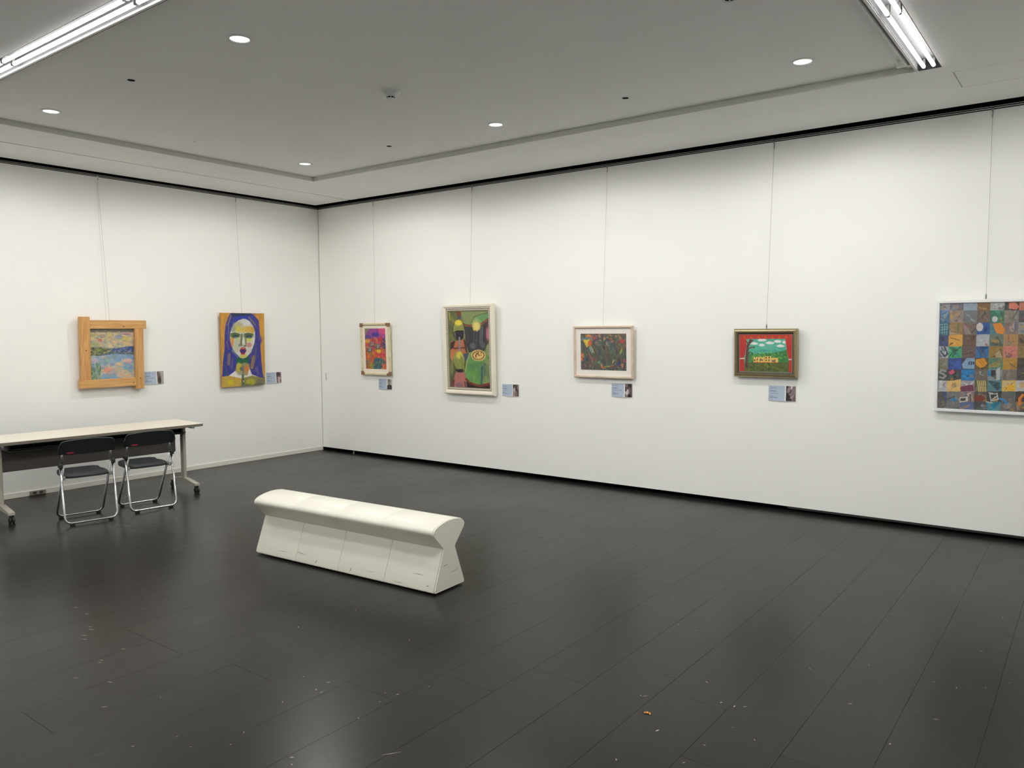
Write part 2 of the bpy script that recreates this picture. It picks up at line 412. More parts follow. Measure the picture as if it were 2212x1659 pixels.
for k in range(8):
    a = k * math.pi / 4; box('slot_rib', 0.0285 * math.cos(a) - .002, 0.0285 * math.cos(a) + .002, 0.0285 * math.sin(a) - .002, 0.0285 * math.sin(a) + .002, -0.054, -0.043, M['trim'], t)
lathe('cap', [(0.032, -0.054), (0.030, -0.060), (0.012, -0.064), (0.001, -0.064)], M['trim'], t, seg=28, cap0=True, cap1=True)
t = empty('ceiling_speaker', (6.88, -2.93, ZT)); tag(t, 'small round white ceiling fitting cut by the picture top edge', 'ceiling fitting')
lathe('rim', [(0.040, 0.0), (0.039, -0.006), (0.030, -0.007), (0.028, -0.002)], M['trim'], t, seg=28)
lathe('grille', [(0.028, -0.002), (0.001, -0.002)], M['dark'], t, seg=24, cap1=True)
lathe('pin', [(0.005, -0.002), (0.005, -0.012), (0.001, -0.012)], M['alu'], t, seg=12, cap1=True)

# ------------------------------------------------------------------ painting tools (flat pictures painted on fine grids)
def homog(q):
    A = []; B = []
    for (x, y), (u, v) in zip(q, ((0, 0), (1, 0), (1, 1), (0, 1))):
        A += [[x, y, 1, 0, 0, 0, -u * x, -u * y], [0, 0, 0, x, y, 1, -v * x, -v * y]]; B += [u, v]
    h = np.linalg.solve(np.array(A, float), np.array(B, float)); return np.append(h, 1).reshape(3, 3)

class Canvas:
    def __init__(s, w, h, n, quad, bg, seed=1):
        s.n = n; s.m = int(round(n * h / w)); s.w, s.h = w, h
        s.a = np.ones((s.m, s.n, 3)) * np.array(bg, float); s.H = homog(quad); s.rs = np.random.RandomState(seed)
        s.J, s.I = np.meshgrid(np.arange(s.n), np.arange(s.m))
        p, q = s.P(quad[1][0], quad[1][1]), s.P(quad[0][0], quad[0][1]); s.k = abs(p[0] - q[0]) / math.hypot(quad[1][0] - quad[0][0], quad[1][1] - quad[0][1])
        s.ky = s.m / math.hypot(quad[3][0] - quad[0][0], quad[3][1] - quad[0][1])
    def P(s, x, y):
        v = s.H @ np.array([x, y, 1.0]); return (v[0] / v[2] * (s.n - 1), v[1] / v[2] * (s.m - 1))
    def mix(s, mask, col, sl=None):
        t = s.a if sl is None else s.a[sl]
        t[...] = t * (1 - mask[..., None]) + np.array(col, float) * mask[..., None]
    def poly(s, pts, col, alpha=1.0):
        p = [s.P(*q) for q in pts]; X, Y = s.J + .001, s.I + .0013; ins = np.zeros(X.shape, bool)
        for (x1, y1), (x2, y2) in zip(p, p[1:] + p[:1]):
            if y1 == y2: continue
            c = ((y1 > Y) != (y2 > Y)) & (X < (x2 - x1) * (Y - y1) / (y2 - y1) + x1); ins ^= c
        s.mix(ins * float(alpha), col); return ins
    def ell(s, cx, cy, rx, ry, col, alpha=1.0, ang=0.0, soft=0.25):
        px, py = s.P(cx, cy); s.dab(px, py, rx * s.k, ry * s.ky, ang, col, alpha, soft)
    def dab(s, px, py, rx, ry, ang, col, alpha, soft=0.4):
        R = max(rx, ry) * (1 + soft) + 2
        i0, i1, j0, j1 = max(0, int(py - R)), min(s.m, int(py + R) + 1), max(0, int(px - R)), min(s.n, int(px + R) + 1)
        if i0 >= i1 or j0 >= j1: return
        sl = (slice(i0, i1), slice(j0, j1)); dx = s.J[sl] - px; dy = s.I[sl] - py; c, n = math.cos(ang), math.sin(ang)
        d = np.sqrt(((dx * c + dy * n) / max(rx, .3)) ** 2 + ((-dx * n + dy * c) / max(ry, .3)) ** 2)
        s.mix(np.clip((1 + soft - d) / max(2 * soft, 1e-3), 0, 1) * alpha, col, sl)
    def line(s, pts, width, col, alpha=1.0):
        p = [s.P(*q) for q in pts]; wd = width * s.k / 2; D = np.full(s.J.shape, 1e9)
        for (x1, y1), (x2, y2) in zip(p, p[1:]):
            dx, dy = x2 - x1, y2 - y1; L = dx * dx + dy * dy + 1e-9
            t = np.clip(((s.J - x1) * dx + (s.I - y1) * dy) / L, 0, 1); D = np.minimum(D, np.hypot(s.J - x1 - t * dx, s.I - y1 - t * dy))
        s.mix(np.clip(wd + .6 - D, 0, 1) * alpha, col)
    def dabs(s, n, box_, pal, size, asp=2.0, ang=0.0, jit=0.5, alpha=0.8):
        x0, y0, x1, y1 = box_; rs = s.rs
        for _ in range(n):
            px, py = s.P(rs.uniform(x0, x1), rs.uniform(y0, y1)); r = rs.uniform(.5, 1.3) * size * s.k
            c = np.array(pal[rs.randint(len(pal))], float) + rs.uniform(-14, 14, 3)
            s.dab(px, py, r * asp, r, ang + rs.uniform(-jit, jit), np.clip(c, 0, 255), alpha * rs.uniform(.6, 1))
    def grain(s, amt, cells=60, stretch=1.0):
        cx, cy = cells, max(2, int(cells * s.m / s.n * stretch)); g = s.rs.uniform(-1, 1, (cy + 2, cx + 2))
        x = s.J / s.n * cx; y = s.I / s.m * cy; xi, yi = x.astype(int), y.astype(int); fx, fy = x - xi, y - yi
        v = g[yi, xi] * (1 - fx) * (1 - fy) + g[yi, xi + 1] * fx * (1 - fy) + g[yi + 1, xi] * (1 - fx) * fy + g[yi + 1, xi + 1] * fx * fy
        s.a += v[..., None] * amt
    def build(s, name, m, parent, cx=0.0, y=0.0, z0=0.0, bow=None, gain=1.0):
        """grid in the local XZ plane, centred on cx, bottom at z0, facing -Y"""
        n, mm = s.n, s.m; co = np.zeros((mm, n, 3)); co[..., 0] = cx - s.w / 2 + s.J / (n - 1) * s.w; co[..., 1] = y; co[..., 2] = z0 + s.h * (1 - s.I / (mm - 1))
        if bow is not None: co[..., 1] += bow(s.J / (n - 1), s.I / (mm - 1))
        me = bpy.data.meshes.new(name); idx = np.arange(n * mm).reshape(mm, n)
        f = np.stack([idx[1:, :-1], idx[1:, 1:], idx[:-1, 1:], idx[:-1, :-1]], -1).reshape(-1)
        nf = (n - 1) * (mm - 1)
        me.vertices.add(n * mm); me.vertices.foreach_set('co', co.reshape(-1))
        me.loops.add(nf * 4); me.loops.foreach_set('vertex_index', f.astype(np.int32))
        me.polygons.add(nf); me.polygons.foreach_set('loop_start', np.arange(nf, dtype=np.int32) * 4); me.polygons.foreach_set('loop_total', np.full(nf, 4, dtype=np.int32))
        me.update(calc_edges=True); me.validate()
        at = me.color_attributes.new('paint', 'FLOAT_COLOR', 'POINT'); c = np.ones((mm, n, 4)); c[..., :3] = lin(np.clip(s.a, 0, 255)) * gain
        at.data.foreach_set('color', c.reshape(-1).astype(np.float32)); me.materials.append(m)
        return link(bpy.data.objects.new(name, me), parent)

def frame_rails(parent, W, H, prof, m, name='frame_rail'):
    """four mitred rails; prof = [(inset from outer edge, height off the wall)] from outer back to inner back"""
    for i in range(4):
        vs = []; fs = []
        for d, hgt in prof:
            c = [(-W / 2 + d, d), (W / 2 - d, d), (W / 2 - d, H - d), (-W / 2 + d, H - d)]
            a, b = c[i], c[(i + 1) % 4]; vs += [(a[0], -hgt, a[1]), (b[0], -hgt, b[1])]
        n = len(prof)
        for k in range(n):
            k2 = (k + 1) % n; fs.append((2 * k, 2 * k + 1, 2 * k2 + 1, 2 * k2))
        fs.append(tuple(2 * k for k in range(n))[::-1]); fs.append(tuple(2 * k + 1 for k in range(n)))
        bm = bmesh.new(); bv = [bm.verts.new(v) for v in vs]
        for f in fs: bm.faces.new([bv[j] for j in f])
        bmesh.ops.recalc_face_normals(bm, faces=bm.faces)
        bm_obj(name, bm, m, parent)

def hang(name, wall, centre, z0, label, cat, lean=0.02, off=0.025):
    if wall == 'back': t = empty(name, (centre, -off, z0), 0.0, lean)
    else: t = empty(name, (off, centre, z0), math.pi / 2, lean)
    return tag(t, label, cat)

# ---- 1 pond painting in a pine beam frame (left wall)
t = hang('framed_painting', 'left', -2.845, 1.005, 'square pond landscape painting in a chunky pine beam frame', 'painting', 0.03)
bz = 0.0; th = 0.062
def beam(x0, x1, z0, z1, m, d=th): return box('beam', x0, x1, -d, -0.004, z0, z1, m, t, 0.003)
b1 = beam(-0.335, -0.240, 0.125, 0.780, M['pine'])
b2 = beam(-0.240, 0.360, 0.655, 0.745, M['pine_h'])
b3 = beam(0.232, 0.325, 0.000, 0.655, M['pine'])
b4 = beam(-0.352, 0.232, 0.036, 0.125, M['pine_h'])
for par, x, z in ((b2, 0.11, 0.678), (b3, 0.282, 0.115), (b4, 0.205, 0.072), (b1, -0.285, 0.43)):
    bm = bmesh.new(); add_lathe(bm, [(0.0075, 0), (0.0015, 0.0004)], seg=10, cap1=True)
    bmesh.ops.rotate(bm, verts=bm.verts, matrix=Matrix.Rotation(math.pi / 2, 3, 'X')); bmesh.ops.translate(bm, verts=bm.verts, vec=(x, -th - 0.0004, z)); bm_obj('knot', bm, M['knot'], par)
q = ((420, 487), (1060, 487), (1085, 1215), (445, 1245))
c = Canvas(0.480, 0.536, 170, q, (150, 150, 140), 3)
c.poly(((380, 470), (1100, 470), (1100, 548), (380, 552)), (122, 118, 106))
c.poly(((380, 550), (1100, 548), (1100, 760), (380, 775)), (196, 176, 140))
c.dabs(170, (420, 550, 1070, 760), [(205, 180, 120), (200, 165, 160), (190, 185, 130), (150, 150, 160), (215, 195, 150), (170, 160, 110)], 16, 1.8, 0.2)
c.ell(620, 600, 40, 30, (150, 132, 120), .7); c.ell(850, 610, 50, 35, (140, 150, 175), .8); c.ell(960, 640, 70, 45, (200, 180, 100), .8); c.ell(590, 660, 28, 25, (190, 95, 85), .8); c.ell(960, 568, 60, 15, (170, 110, 130), .8); c.ell(520, 720, 60, 40, (150, 165, 115), .8)
c.poly(((400, 770), (560, 770), (720, 790), (1100, 735), (1100, 880), (800, 860), (560, 890), (400, 900)), (90, 105, 115))
c.poly(((720, 790), (1060, 745), (1060, 835), (860, 830)), (58, 78, 128)); c.poly(((440, 765), (570, 765), (720, 800), (690, 850), (560, 885), (440, 885)), (92, 98, 74))
c.dabs(40, (450, 770, 720, 880), [(150, 150, 80), (60, 70, 60), (120, 140, 90), (170, 160, 90)], 13, 1.8)
c.dabs(26, (760, 770, 1050, 830), [(150, 165, 195), (50, 70, 120), (80, 100, 145)], 12, 2)
c.poly(((400, 900), (560, 890), (800, 860), (1100, 880), (1100, 1270), (400, 1270)), (128, 160, 188))
c.dabs(120, (440, 880, 1080, 1240), [(120, 160, 190), (150, 175, 190), (100, 140, 180), (165, 185, 175), (135, 165, 160)], 18, 2.4, 0.0, .3)
c.ell(500, 955, 65, 40, (190, 178, 195), .9); c.ell(970, 960, 80, 30, (222, 180, 165), .9); c.ell(1000, 990, 50, 18, (205, 150, 160), .8); c.ell(860, 1000, 50, 20, (190, 195, 140), .7); c.ell(640, 910, 50, 22, (195, 175, 165), .8)
c.dabs(50, (620, 1010, 900, 1180), [(215, 190, 150), (220, 160, 140), (190, 185, 140), (205, 170, 150)], 17, 1.6); c.ell(690, 1100, 55, 40, (228, 150, 128), .9)
c.dabs(40, (800, 1110, 1070, 1210), [(205, 175, 160), (190, 165, 150), (210, 185, 140)], 18, 2.2); c.poly(((600, 1160), (820, 1150), (850, 1230), (560, 1250)), (118, 158, 196), .7)
c.dabs(60, (445, 1010, 600, 1240), [(85, 125, 75), (115, 150, 90), (70, 105, 70), (160, 175, 130)], 10, 3.5, 1.5, .2)
c.dabs(420, (420, 550, 1080, 1230), [(200, 180, 140), (150, 165, 180), (110, 130, 150), (190, 165, 160), (130, 140, 110), (215, 200, 170), (90, 105, 120)], 6, 2.4, 0.1, .9, .5); c.grain(9, 90)
c.build('artwork', M['paint'], t, -0.004, -0.030, 0.122, gain=.98)
box('backing_board', -0.25, 0.25, -0.028, -0.004, 0.12, 0.66, M['back'], t)

# ---- 2 portrait on canvas (left wall)
t = hang('canvas_painting', 'left', -1.246, 0.952, 'tall canvas portrait of a pale face with blue hair on ochre', 'painting', 0.018)
q = ((298, 218), (1052, 215), (1087, 1490), (332, 1555))
c = Canvas(0.606, 0.895, 150, q, (206, 152, 56), 5)
c.dabs(120, (290, 215, 1090, 1400), [(212, 160, 52), (200, 142, 62), (218, 168, 60), (190, 136, 76)], 30, 2.6, 1.5, .2, .6)
BL = (52, 56, 146)
c.poly(((465, 225), (830, 220), (900, 280), (960, 340), (975, 480), (990, 720), (1010, 1000), (1040, 1300), (1090, 1400), (950, 1370), (840, 1320), (560, 1330), (330, 1360), (340, 1100), (365, 900), (370, 600), (385, 420), (430, 290)), BL)
c.dabs(90, (380, 260, 1000, 1330), [(60, 60, 140), (80, 70, 135), (48, 56, 160), (70, 66, 120)], 22, 3, 1.5, .2, .55)
c.poly(((480, 222), (830, 220), (800, 262), (560, 275), (500, 300)), (44, 56, 84)); c.poly(((590, 275), (760, 262), (840, 330), (900, 440), (820, 340), (690, 300), (600, 330), (500, 420), (540, 330)), (40, 62, 172))
for a, b, w_, cl in (((475, 260), (430, 420), 26, (146, 126, 104)), ((790, 290), (900, 420), 28, (140, 118, 92)), ((430, 420), (440, 560), 22, (120, 112, 130)), ((450, 960), (440, 1130), 50, (142, 118, 96)), ((880, 1000), (850, 1180), 60, (176, 134, 78)), ((500, 1060), (500, 1220), 34, (110, 90, 128)), ((930, 1200), (960, 1290), 50, (116, 92, 150)), ((950, 420), (960, 700), 24, (98, 72, 140)), ((920, 840), (900, 1050), 30, (104, 94, 116)), ((410, 740), (440, 860), 20, (136, 100, 110)), ((500, 880), (600, 1010), 22, (112, 126, 160)), ((430, 560), (420, 720), 18, (96, 92, 150))):
    c.line((a, b), w_, cl, .75)
face = ((690, 315), (600, 350), (520, 430), (472, 540), (458, 640), (470, 740), (510, 850), (570, 940), (640, 1010), (690, 1027), (740, 1010), (800, 950), (850, 860), (885, 760), (902, 650), (895, 540), (860, 440), (800, 360), (740, 322))
c.poly(face, (206, 206, 194))
c.ell(600, 430, 90, 60, (176, 172, 128), .8); c.ell(740, 385, 75, 45, (214, 214, 214), .9); c.ell(600, 500, 52, 60, (206, 196, 70), .85); c.ell(520, 500, 40, 60, (150, 152, 120), .7); c.ell(780, 500, 100, 55, (214, 172, 72), .9); c.ell(850, 520, 34, 70, (206, 158, 50), .8); c.ell(690, 520, 60, 50, (216, 186, 92), .8)
c.ell(550, 620, 88, 48, (96, 112, 58), .95); c.ell(790, 620, 86, 48, (84, 102, 58), .95); c.ell(500, 700, 34, 60, (214, 150, 56), .85); c.ell(610, 690, 50, 45, (206, 206, 130), .7); c.ell(790, 690, 60, 30, (206, 204, 84), .9); c.ell(590, 770, 60, 110, (180, 184, 160), .6)
c.line(((668, 600), (655, 760)), 34, (96, 106, 82), .85); c.line(((730, 640), (745, 770)), 30, (120, 122, 92), .8); c.line(((690, 690), (698, 790)), 18, (236, 226, 200), .95); c.ell(650, 790, 40, 22, (110, 116, 100), .8); c.ell(725, 800, 30, 18, (108, 104, 90), .8)
for ex in (555, 790):
    c.ell(ex, 632, 50, 26, (30, 62, 70)); c.ell(ex, 640, 24, 16, (150, 186, 196), .8); c.ell(ex - 4, 634, 13, 14, (22, 40, 66)); c.line(((ex - 75, 590), (ex, 575), (ex + 75, 600)), 18, (70, 86, 44), .85)
c.ell(800, 782, 46, 46, (204, 138, 128), .9); c.ell(870, 690, 22, 80, (218, 216, 212), .7); c.ell(500, 780, 24, 50, (222, 122, 62), .7)
c.ell(560, 860, 50, 70, (190, 190, 150), .6); c.ell(800, 880, 46, 60, (200, 200, 190), .7); c.ell(700, 985, 70, 34, (202, 188, 82), .85)
c.poly(((628, 890), (655, 835), (690, 822), (730, 832), (752, 885), (725, 940), (690, 958), (655, 935)), (158, 34, 52)); c.ell(690, 838, 44, 18, (198, 112, 100), .9); c.ell(690, 893, 46, 30, (62, 48, 130)); c.ell(690, 943, 34, 14, (186, 30, 44), .9)
c.poly(((570, 1020), (640, 1012), (690, 1030), (750, 1010), (800, 985), (800, 1140), (585, 1140)), (26, 96, 66)); c.poly(((585, 1120), (800, 1120), (810, 1210), (840, 1310), (760, 1350), (620, 1350), (560, 1250)), (166, 152, 90))
c.poly(((560, 1250), (600, 1290), (690, 1340), (780, 1320), (800, 1180), (850, 1310), (1000, 1365), (660, 1385), (440, 1345)), (226, 220, 214)); c.ell(620, 1190, 44, 90, (196, 186, 62), .85); c.ell(760, 1210, 40, 60, (212, 122, 54), .9); c.ell(665, 1210, 26, 36, (60, 92, 100), .7); c.ell(650, 1290, 60, 40, (150, 160, 130), .7); c.line(((695, 1150), (700, 1350)), 22, (112, 104, 128), .8); c.ell(730, 1120, 60, 22, (150, 140, 110), .8)
c.poly(((330, 1362), (450, 1340), (670, 1385), (680, 1560), (320, 1570)), (200, 164, 70)); c.poly(((670, 1385), (860, 1330), (1000, 1362), (1095, 1380), (1095, 1500), (660, 1540)), (142, 136, 76)); c.ell(480, 1465, 60, 50, (206, 192, 40), .9); c.ell(830, 1440, 80, 60, (178, 172, 56), .9); c.ell(1000, 1430, 80, 50, (112, 112, 86), .8); c.ell(980, 1485, 80, 16, (66, 72, 78), .7); c.line(((690, 1340), (700, 1530)), 40, (72, 92, 72), .85); c.ell(702, 1435, 8, 14, (240, 240, 230)); c.ell(780, 1500, 60, 18, (90, 110, 60), .7)
c.dabs(160, (330, 300, 1085, 1540), [(150, 140, 110), (200, 190, 150), (110, 110, 110), (190, 160, 80)], 9, 2.6, 1.3, .5, .22); c.grain(6, 70)
c.build('artwork', M['paint'], t, 0, -0.032, 0.0, gain=.98)
box('stretcher', -0.303, 0.303, -0.0315, -0.002, 0.0, 0.895, M['orange_edge'], t)

# ---- 3 flower garden picture (long wall, nearest the corner)
t = hang('framed_painting', 'back', 1.118, 1.058, 'small upright pink and orange flower garden picture, frame with brown corners', 'painting', 0.025)
W3, H3 = 0.530, 0.660
frame_rails(t, W3, H3, [(0, 0.002), (0, 0.022), (0.006, 0.028), (0.02, 0.028), (0.028, 0.02), (0.028, 0.002)], M['straw'])
for sx in (-1, 1):
    for zz in (0, 1):
        bm = bmesh.new(); z0_ = -0.001 if zz == 0 else H3 - 0.048; z1_ = 0.049 if zz == 0 else H3 + 0.001
        xa, xb = (-W3 / 2 - .001, -W3 / 2 + .030) if sx < 0 else (W3 / 2 - .030, W3 / 2 + .001)
        add_box(bm, xa, xb, -0.0305, -0.002, z0_, z1_, 0.002)
        xc, xd = (-W3 / 2 + .030, -W3 / 2 + .062) if sx < 0 else (W3 / 2 - .062, W3 / 2 - .030)
        add_box(bm, xc, xd, -0.0305, -0.002, -0.001 if zz == 0 else H3 - 0.030, 0.030 if zz == 0 else H3 + 0.001, 0.002)
        bm_obj('corner_piece', bm, M['brown_corner'], t)
box('mount', -W3 / 2 + .02, W3 / 2 - .02, -0.010, -0.004, 0.02, H3 - 0.02, M['mount_cream'], t)
q = ((395, 408), (755, 408), (795, 1140), (435, 1135))
c = Canvas(0.372, 0.515, 120, q, (160, 90, 120), 7)
c.poly(((390, 400), (500, 400), (450, 470), (400, 560)), (136, 124, 106)); c.poly(((490, 400), (640, 400), (660, 480), (700, 600), (420, 600), (410, 520)), (152, 72, 146)); c.poly(((630, 400), (770, 400), (770, 520), (690, 510), (650, 470)), (216, 82, 132)); c.poly(((690, 500), (770, 520), (780, 640), (720, 620)), (176, 80, 160))
c.poly(((400, 545), (470, 520), (520, 560), (500, 610), (405, 615)), (90, 72, 152)); c.poly(((515, 520), (555, 478), (590, 490), (625, 472), (648, 540), (600, 562), (540, 548)), (72, 54, 150))
c.poly(((405, 600), (770, 590), (790, 800), (420, 830)), (150, 72, 86)); c.poly(((700, 600), (775, 560), (782, 800), (720, 780)), (76, 70, 116))
c.dabs(150, (410, 590, 720, 780), [(214, 70, 92), (198, 50, 72), (220, 110, 120), (120, 60, 70), (226, 160, 70)], 13, 1.8, 1.4, .5); c.dabs(22, (410, 615, 495, 650), [(232, 186, 60), (226, 160, 50)], 11, 1.6, 1.4)
c.poly(((418, 790), (785, 770), (800, 1150), (430, 1150)), (196, 100, 56)); c.dabs(230, (415, 770, 790, 1140), [(222, 110, 50), (210, 76, 66), (228, 140, 60), (150, 110, 60), (200, 60, 70), (120, 130, 70)], 14, 1.7, 1.2, .8)
c.ell(655, 815, 40, 34, (232, 190, 50)); c.dabs(30, (660, 840, 770, 920), [(206, 50, 70), (222, 80, 90)], 12, 1.5)
for ex, ey in ((530, 690), (640, 735), (490, 790)):
    c.ell(ex, ey, 48, 44, (62, 92, 98)); 
    for k in range(4): c.line(((ex - 26 + 17 * k, ey - 40), (ex - 16 + 10 * k, ey + 20)), 8, (226, 180, 176) if k % 2 else (120, 150, 140))
c.poly(((575, 960), (690, 930), (740, 960), (785, 1030), (700, 1060), (700, 1145), (560, 1145)), (44, 108, 112)); c.dabs(40, (580, 960, 720, 1140), [(40, 100, 110), (60, 125, 120), (50, 90, 110)], 14, 1.8); c.ell(450, 1020, 24, 40, (90, 120, 100), .8)
c.dabs(30, (715, 1040, 795, 1140), [(216, 90, 70), (226, 130, 70)], 12, 1.5); c.dabs(20, (510, 1060, 570, 1140), [(150, 160, 60), (110, 140, 60)], 12, 1.5); c.dabs(380, (405, 590, 795, 1140), [(206, 90, 60), (190, 60, 80), (120, 110, 80), (226, 150, 70), (90, 90, 100), (160, 70, 70), (220, 120, 110)], 6, 1.8, 1.3, .7, .6); c.grain(9, 70)
c.build('artwork', M['paint'], t, -0.004, -0.0108, 0.078, gain=.98)

# ---- 4 lamps and vessels painting (long wall)
t = hang('framed_painting', 'back', 2.672, 0.880, 'tall painting of green pots and glowing bulbs in a cream beaded frame', 'painting', 0.026)
W4, H4 = 0.760, 1.040
frame_rails(t, W4, H4, [(0, 0.002), (0, 0.035), (0.012, 0.050), (0.030, 0.048), (0.042, 0.036), (0.050, 0.033), (0.050, 0.002)], M['cream_frame'])
frame_rails(t, W4 - 0.1, H4 - 0.1, [(0.0, -0.002), (0.0, 0.026), (0.030, 0.022), (0.030, -0.002)], M['bead_shadow'], 'bead_channel')
for ch in t.children:
    if ch.name.startswith('bead_channel'): ch.location = (0, 0, 0.05)
bm = bmesh.new()
def bead(x, z):
    add_box(bm, x - .0058, x + .0058, -0.034, -0.022, z - .0058, z + .0058, 0.0035)
for k in range(37):
    xx = -W4 / 2 + .066 + k * (W4 - .132) / 36; bead(xx, 0.066); bead(xx, H4 - 0.066)
for k in range(1, 51):
    zz = 0.066 + k * (H4 - .132) / 51; bead(-W4 / 2 + .066, zz); bead(W4 / 2 - .066, zz)
tag(bm_obj('bead_row', bm, M['cream_frame'], t), kind='stuff')
q = ((285, 222), (920, 232), (958, 1437), (328, 1418))
c = Canvas(0.600, 0.880, 160, q, (112, 116, 72), 9)
c.dabs(80, (285, 225, 420, 700), [(110, 112, 60), (130, 130, 76), (90, 100, 60)], 26, 2, 1.4, .3); c.line(((300, 240), (312, 350)), 16, (196, 176, 60), .9); c.poly(((400, 225), (490, 225), (500, 310), (440, 330)), (120, 74, 58)); c.ell(465, 320, 26, 22, (72, 72, 100))
gr = c.poly(((490, 225), (930, 225), (925, 290), (860, 380), (700, 440), (600, 445), (530, 405), (500, 300)), (138, 152, 94))
for k in range(14): c.line(((520 + k * 28, 240), (545 + k * 22, 430)), 6, (104, 116, 70), .6)
c.poly(((925, 255), (800, 285), (700, 320), (655, 400), (690, 435), (820, 425), (925, 350)), (108, 152, 98)); c.line(((920, 262), (790, 290), (700, 320), (655, 405)), 8, (80, 84, 52), .8)
c.poly(((550, 470), (690, 465), (830, 455), (925, 380), (940, 700), (900, 760), (860, 850), (640, 905), (575, 760)), (60, 58, 60)); c.line(((535, 440), (620, 458), (700, 452), (820, 432), (925, 358)), 28, (132, 78, 62)); c.poly(((890, 400), (930, 390), (945, 720), (895, 740)), (92, 66, 64))
for x1, w_, g_ in ((700, 9, 92), (740, 8, 98), (800, 16, 110), (828, 14, 118)): c.line(((x1, 480), (x1 - 6, 740)), w_, (g_, g_ + 2, g_ + 6), .85)
c.ell(682, 775, 48, 46, (102, 102, 108), .9); c.ell(838, 765, 36, 46, (94, 94, 100), .8); c.line(((590, 480), (600, 720)), 20, (72, 74, 80), .6); c.ell(908, 590, 24, 98, (192, 112, 132)); c.poly(((900, 760), (950, 740), (955, 980), (880, 880)), (146, 152, 100))
c.ell(735, 440, 66, 92, (168, 180, 112), .85); c.ell(735, 470, 58, 66, (226, 208, 116)); c.dabs(14, (690, 430, 780, 520), [(232, 214, 130), (216, 196, 100)], 12, 2, 1.5, .2)
c.ell(455, 520, 98, 172, (48, 42, 34), soft=.05); c.ell(455, 520, 88, 160, (150, 152, 82), soft=.05); c.ell(450, 404, 62, 46, (232, 212, 74)); c.poly(((378, 545), (430, 525), (540, 525), (540, 630), (490, 682), (430, 670), (385, 620)), (42, 36, 40)); c.line(((395, 560), (405, 640)), 14, (130, 130, 140), .8); c.line(((543, 520), (543, 640)), 8, (190, 190, 180), .8); c.line(((430, 560), (520, 600)), 8, (70, 66, 70)); c.poly(((400, 480), (530, 440), (535, 520), (400, 530)), (138, 140, 70), .8)
c.poly(((325, 700), (420, 690), (550, 668), (560, 800), (610, 890), (330, 900)), (184, 112, 78)); c.poly(((325, 720), (380, 690), (400, 700), (375, 800), (325, 830)), (66, 44, 36)); c.poly(((370, 795), (560, 790), (565, 815), (370, 822)), (112, 66, 48)); c.poly(((530, 680), (560, 670), (600, 890), (570, 870)), (84, 52, 42)); c.poly(((325, 850), (480, 830), (400, 960), (350, 1010), (325, 930)), (194, 124, 78)); c.poly(((520, 900), (610, 880), (600, 960), (565, 1020)), (74, 80, 104)); c.line(((468, 640), (472, 860)), 24, (132, 138, 142))
c.poly(((325, 940), (360, 1000), (420, 1180), (400, 1300), (340, 1410), (325, 1200)), (92, 90, 56)); c.line(((330, 950), (385, 1080), (425, 1180)), 10, (190, 170, 130), .9); c.ell(345, 1120, 34, 110, (132, 136, 80), .9)
c.ell(470, 1040, 95, 150, (52, 40, 34), soft=.05); c.ell(465, 1000, 90, 145, (146, 152, 84), soft=.05); c.ell(470, 925, 50, 66, (222, 202, 80)); c.ell(475, 1160, 66, 24, (38, 30, 28)); c.dabs(30, (400, 980, 540, 1120), [(140, 150, 80), (126, 136, 70)], 14, 3, 1.5, .1)
c.poly(((410, 1190), (560, 1190), (575, 1290), (610, 1425), (330, 1420), (380, 1300)), (182, 112, 104)); c.ell(470, 1390, 60, 40, (132, 102, 112), .9); c.poly(((335, 1340), (400, 1290), (390, 1425), (330, 1425)), (112, 66, 56)); c.poly(((540, 1330), (600, 1330), (620, 1430), (560, 1430)), (120, 84, 76))
c.poly(((590, 1300), (960, 1330), (965, 1440), (600, 1440)), (44, 36, 34))
pot = ((640, 875), (700, 845), (780, 832), (880, 868), (945, 1000), (965, 1200), (965, 1370), (820, 1390), (650, 1340), (580, 1290), (560, 1180), (585, 1020)); c.poly(pot, (104, 154, 82)); c.poly(((860, 1000), (960, 960), (965, 1370), (850, 1390)), (134, 152, 92)); c.line(((580, 1295), (650, 1360), (800, 1398), (960, 1362)), 30, (124, 52, 44))
for k in range(15): c.line(((625 + k * 20, 1020 + abs(k - 7) * 6), (605 + k * 24, 1240 + (k % 4) * 30)), 6, (52, 92, 84) if k % 3 else (50, 70, 110), .75)
c.line(((830, 1100), (820, 1370)), 26, (52, 72, 104), .7); c.line(((870, 1040), (870, 1240)), 16, (60, 84, 100), .7); c.line(((640, 880), (590, 1020), (565, 1180)), 8, (190, 196, 130), .9); c.dabs(40, (600, 1150, 800, 1340), [(110, 165, 80), (96, 150, 70), (120, 160, 90)], 16, 2.6, 1.4, .3, .6)
c.ell(770, 922, 112, 88, (228, 190, 116), soft=.06); rs_ = np.random.RandomState(2)
for k in range(26):
    a = k / 26 * 2 * math.pi; c.ell(770 + 88 * math.cos(a), 922 + 66 * math.sin(a), 6, 12, (66, 40, 30))
for k in range(16): c.ell(770 + rs_.uniform(-60, 60), 922 + rs_.uniform(-44, 44), 6, 11, (88, 52, 36))
c.grain(6, 70); c.build('artwork', M['paint'], t, 0, -0.016, 0.08, gain=.98)
box('backing_board', -W4 / 2 + .04, W4 / 2 - .04, -0.014, -0.003, 0.04, H4 - .04, M['back'], t)

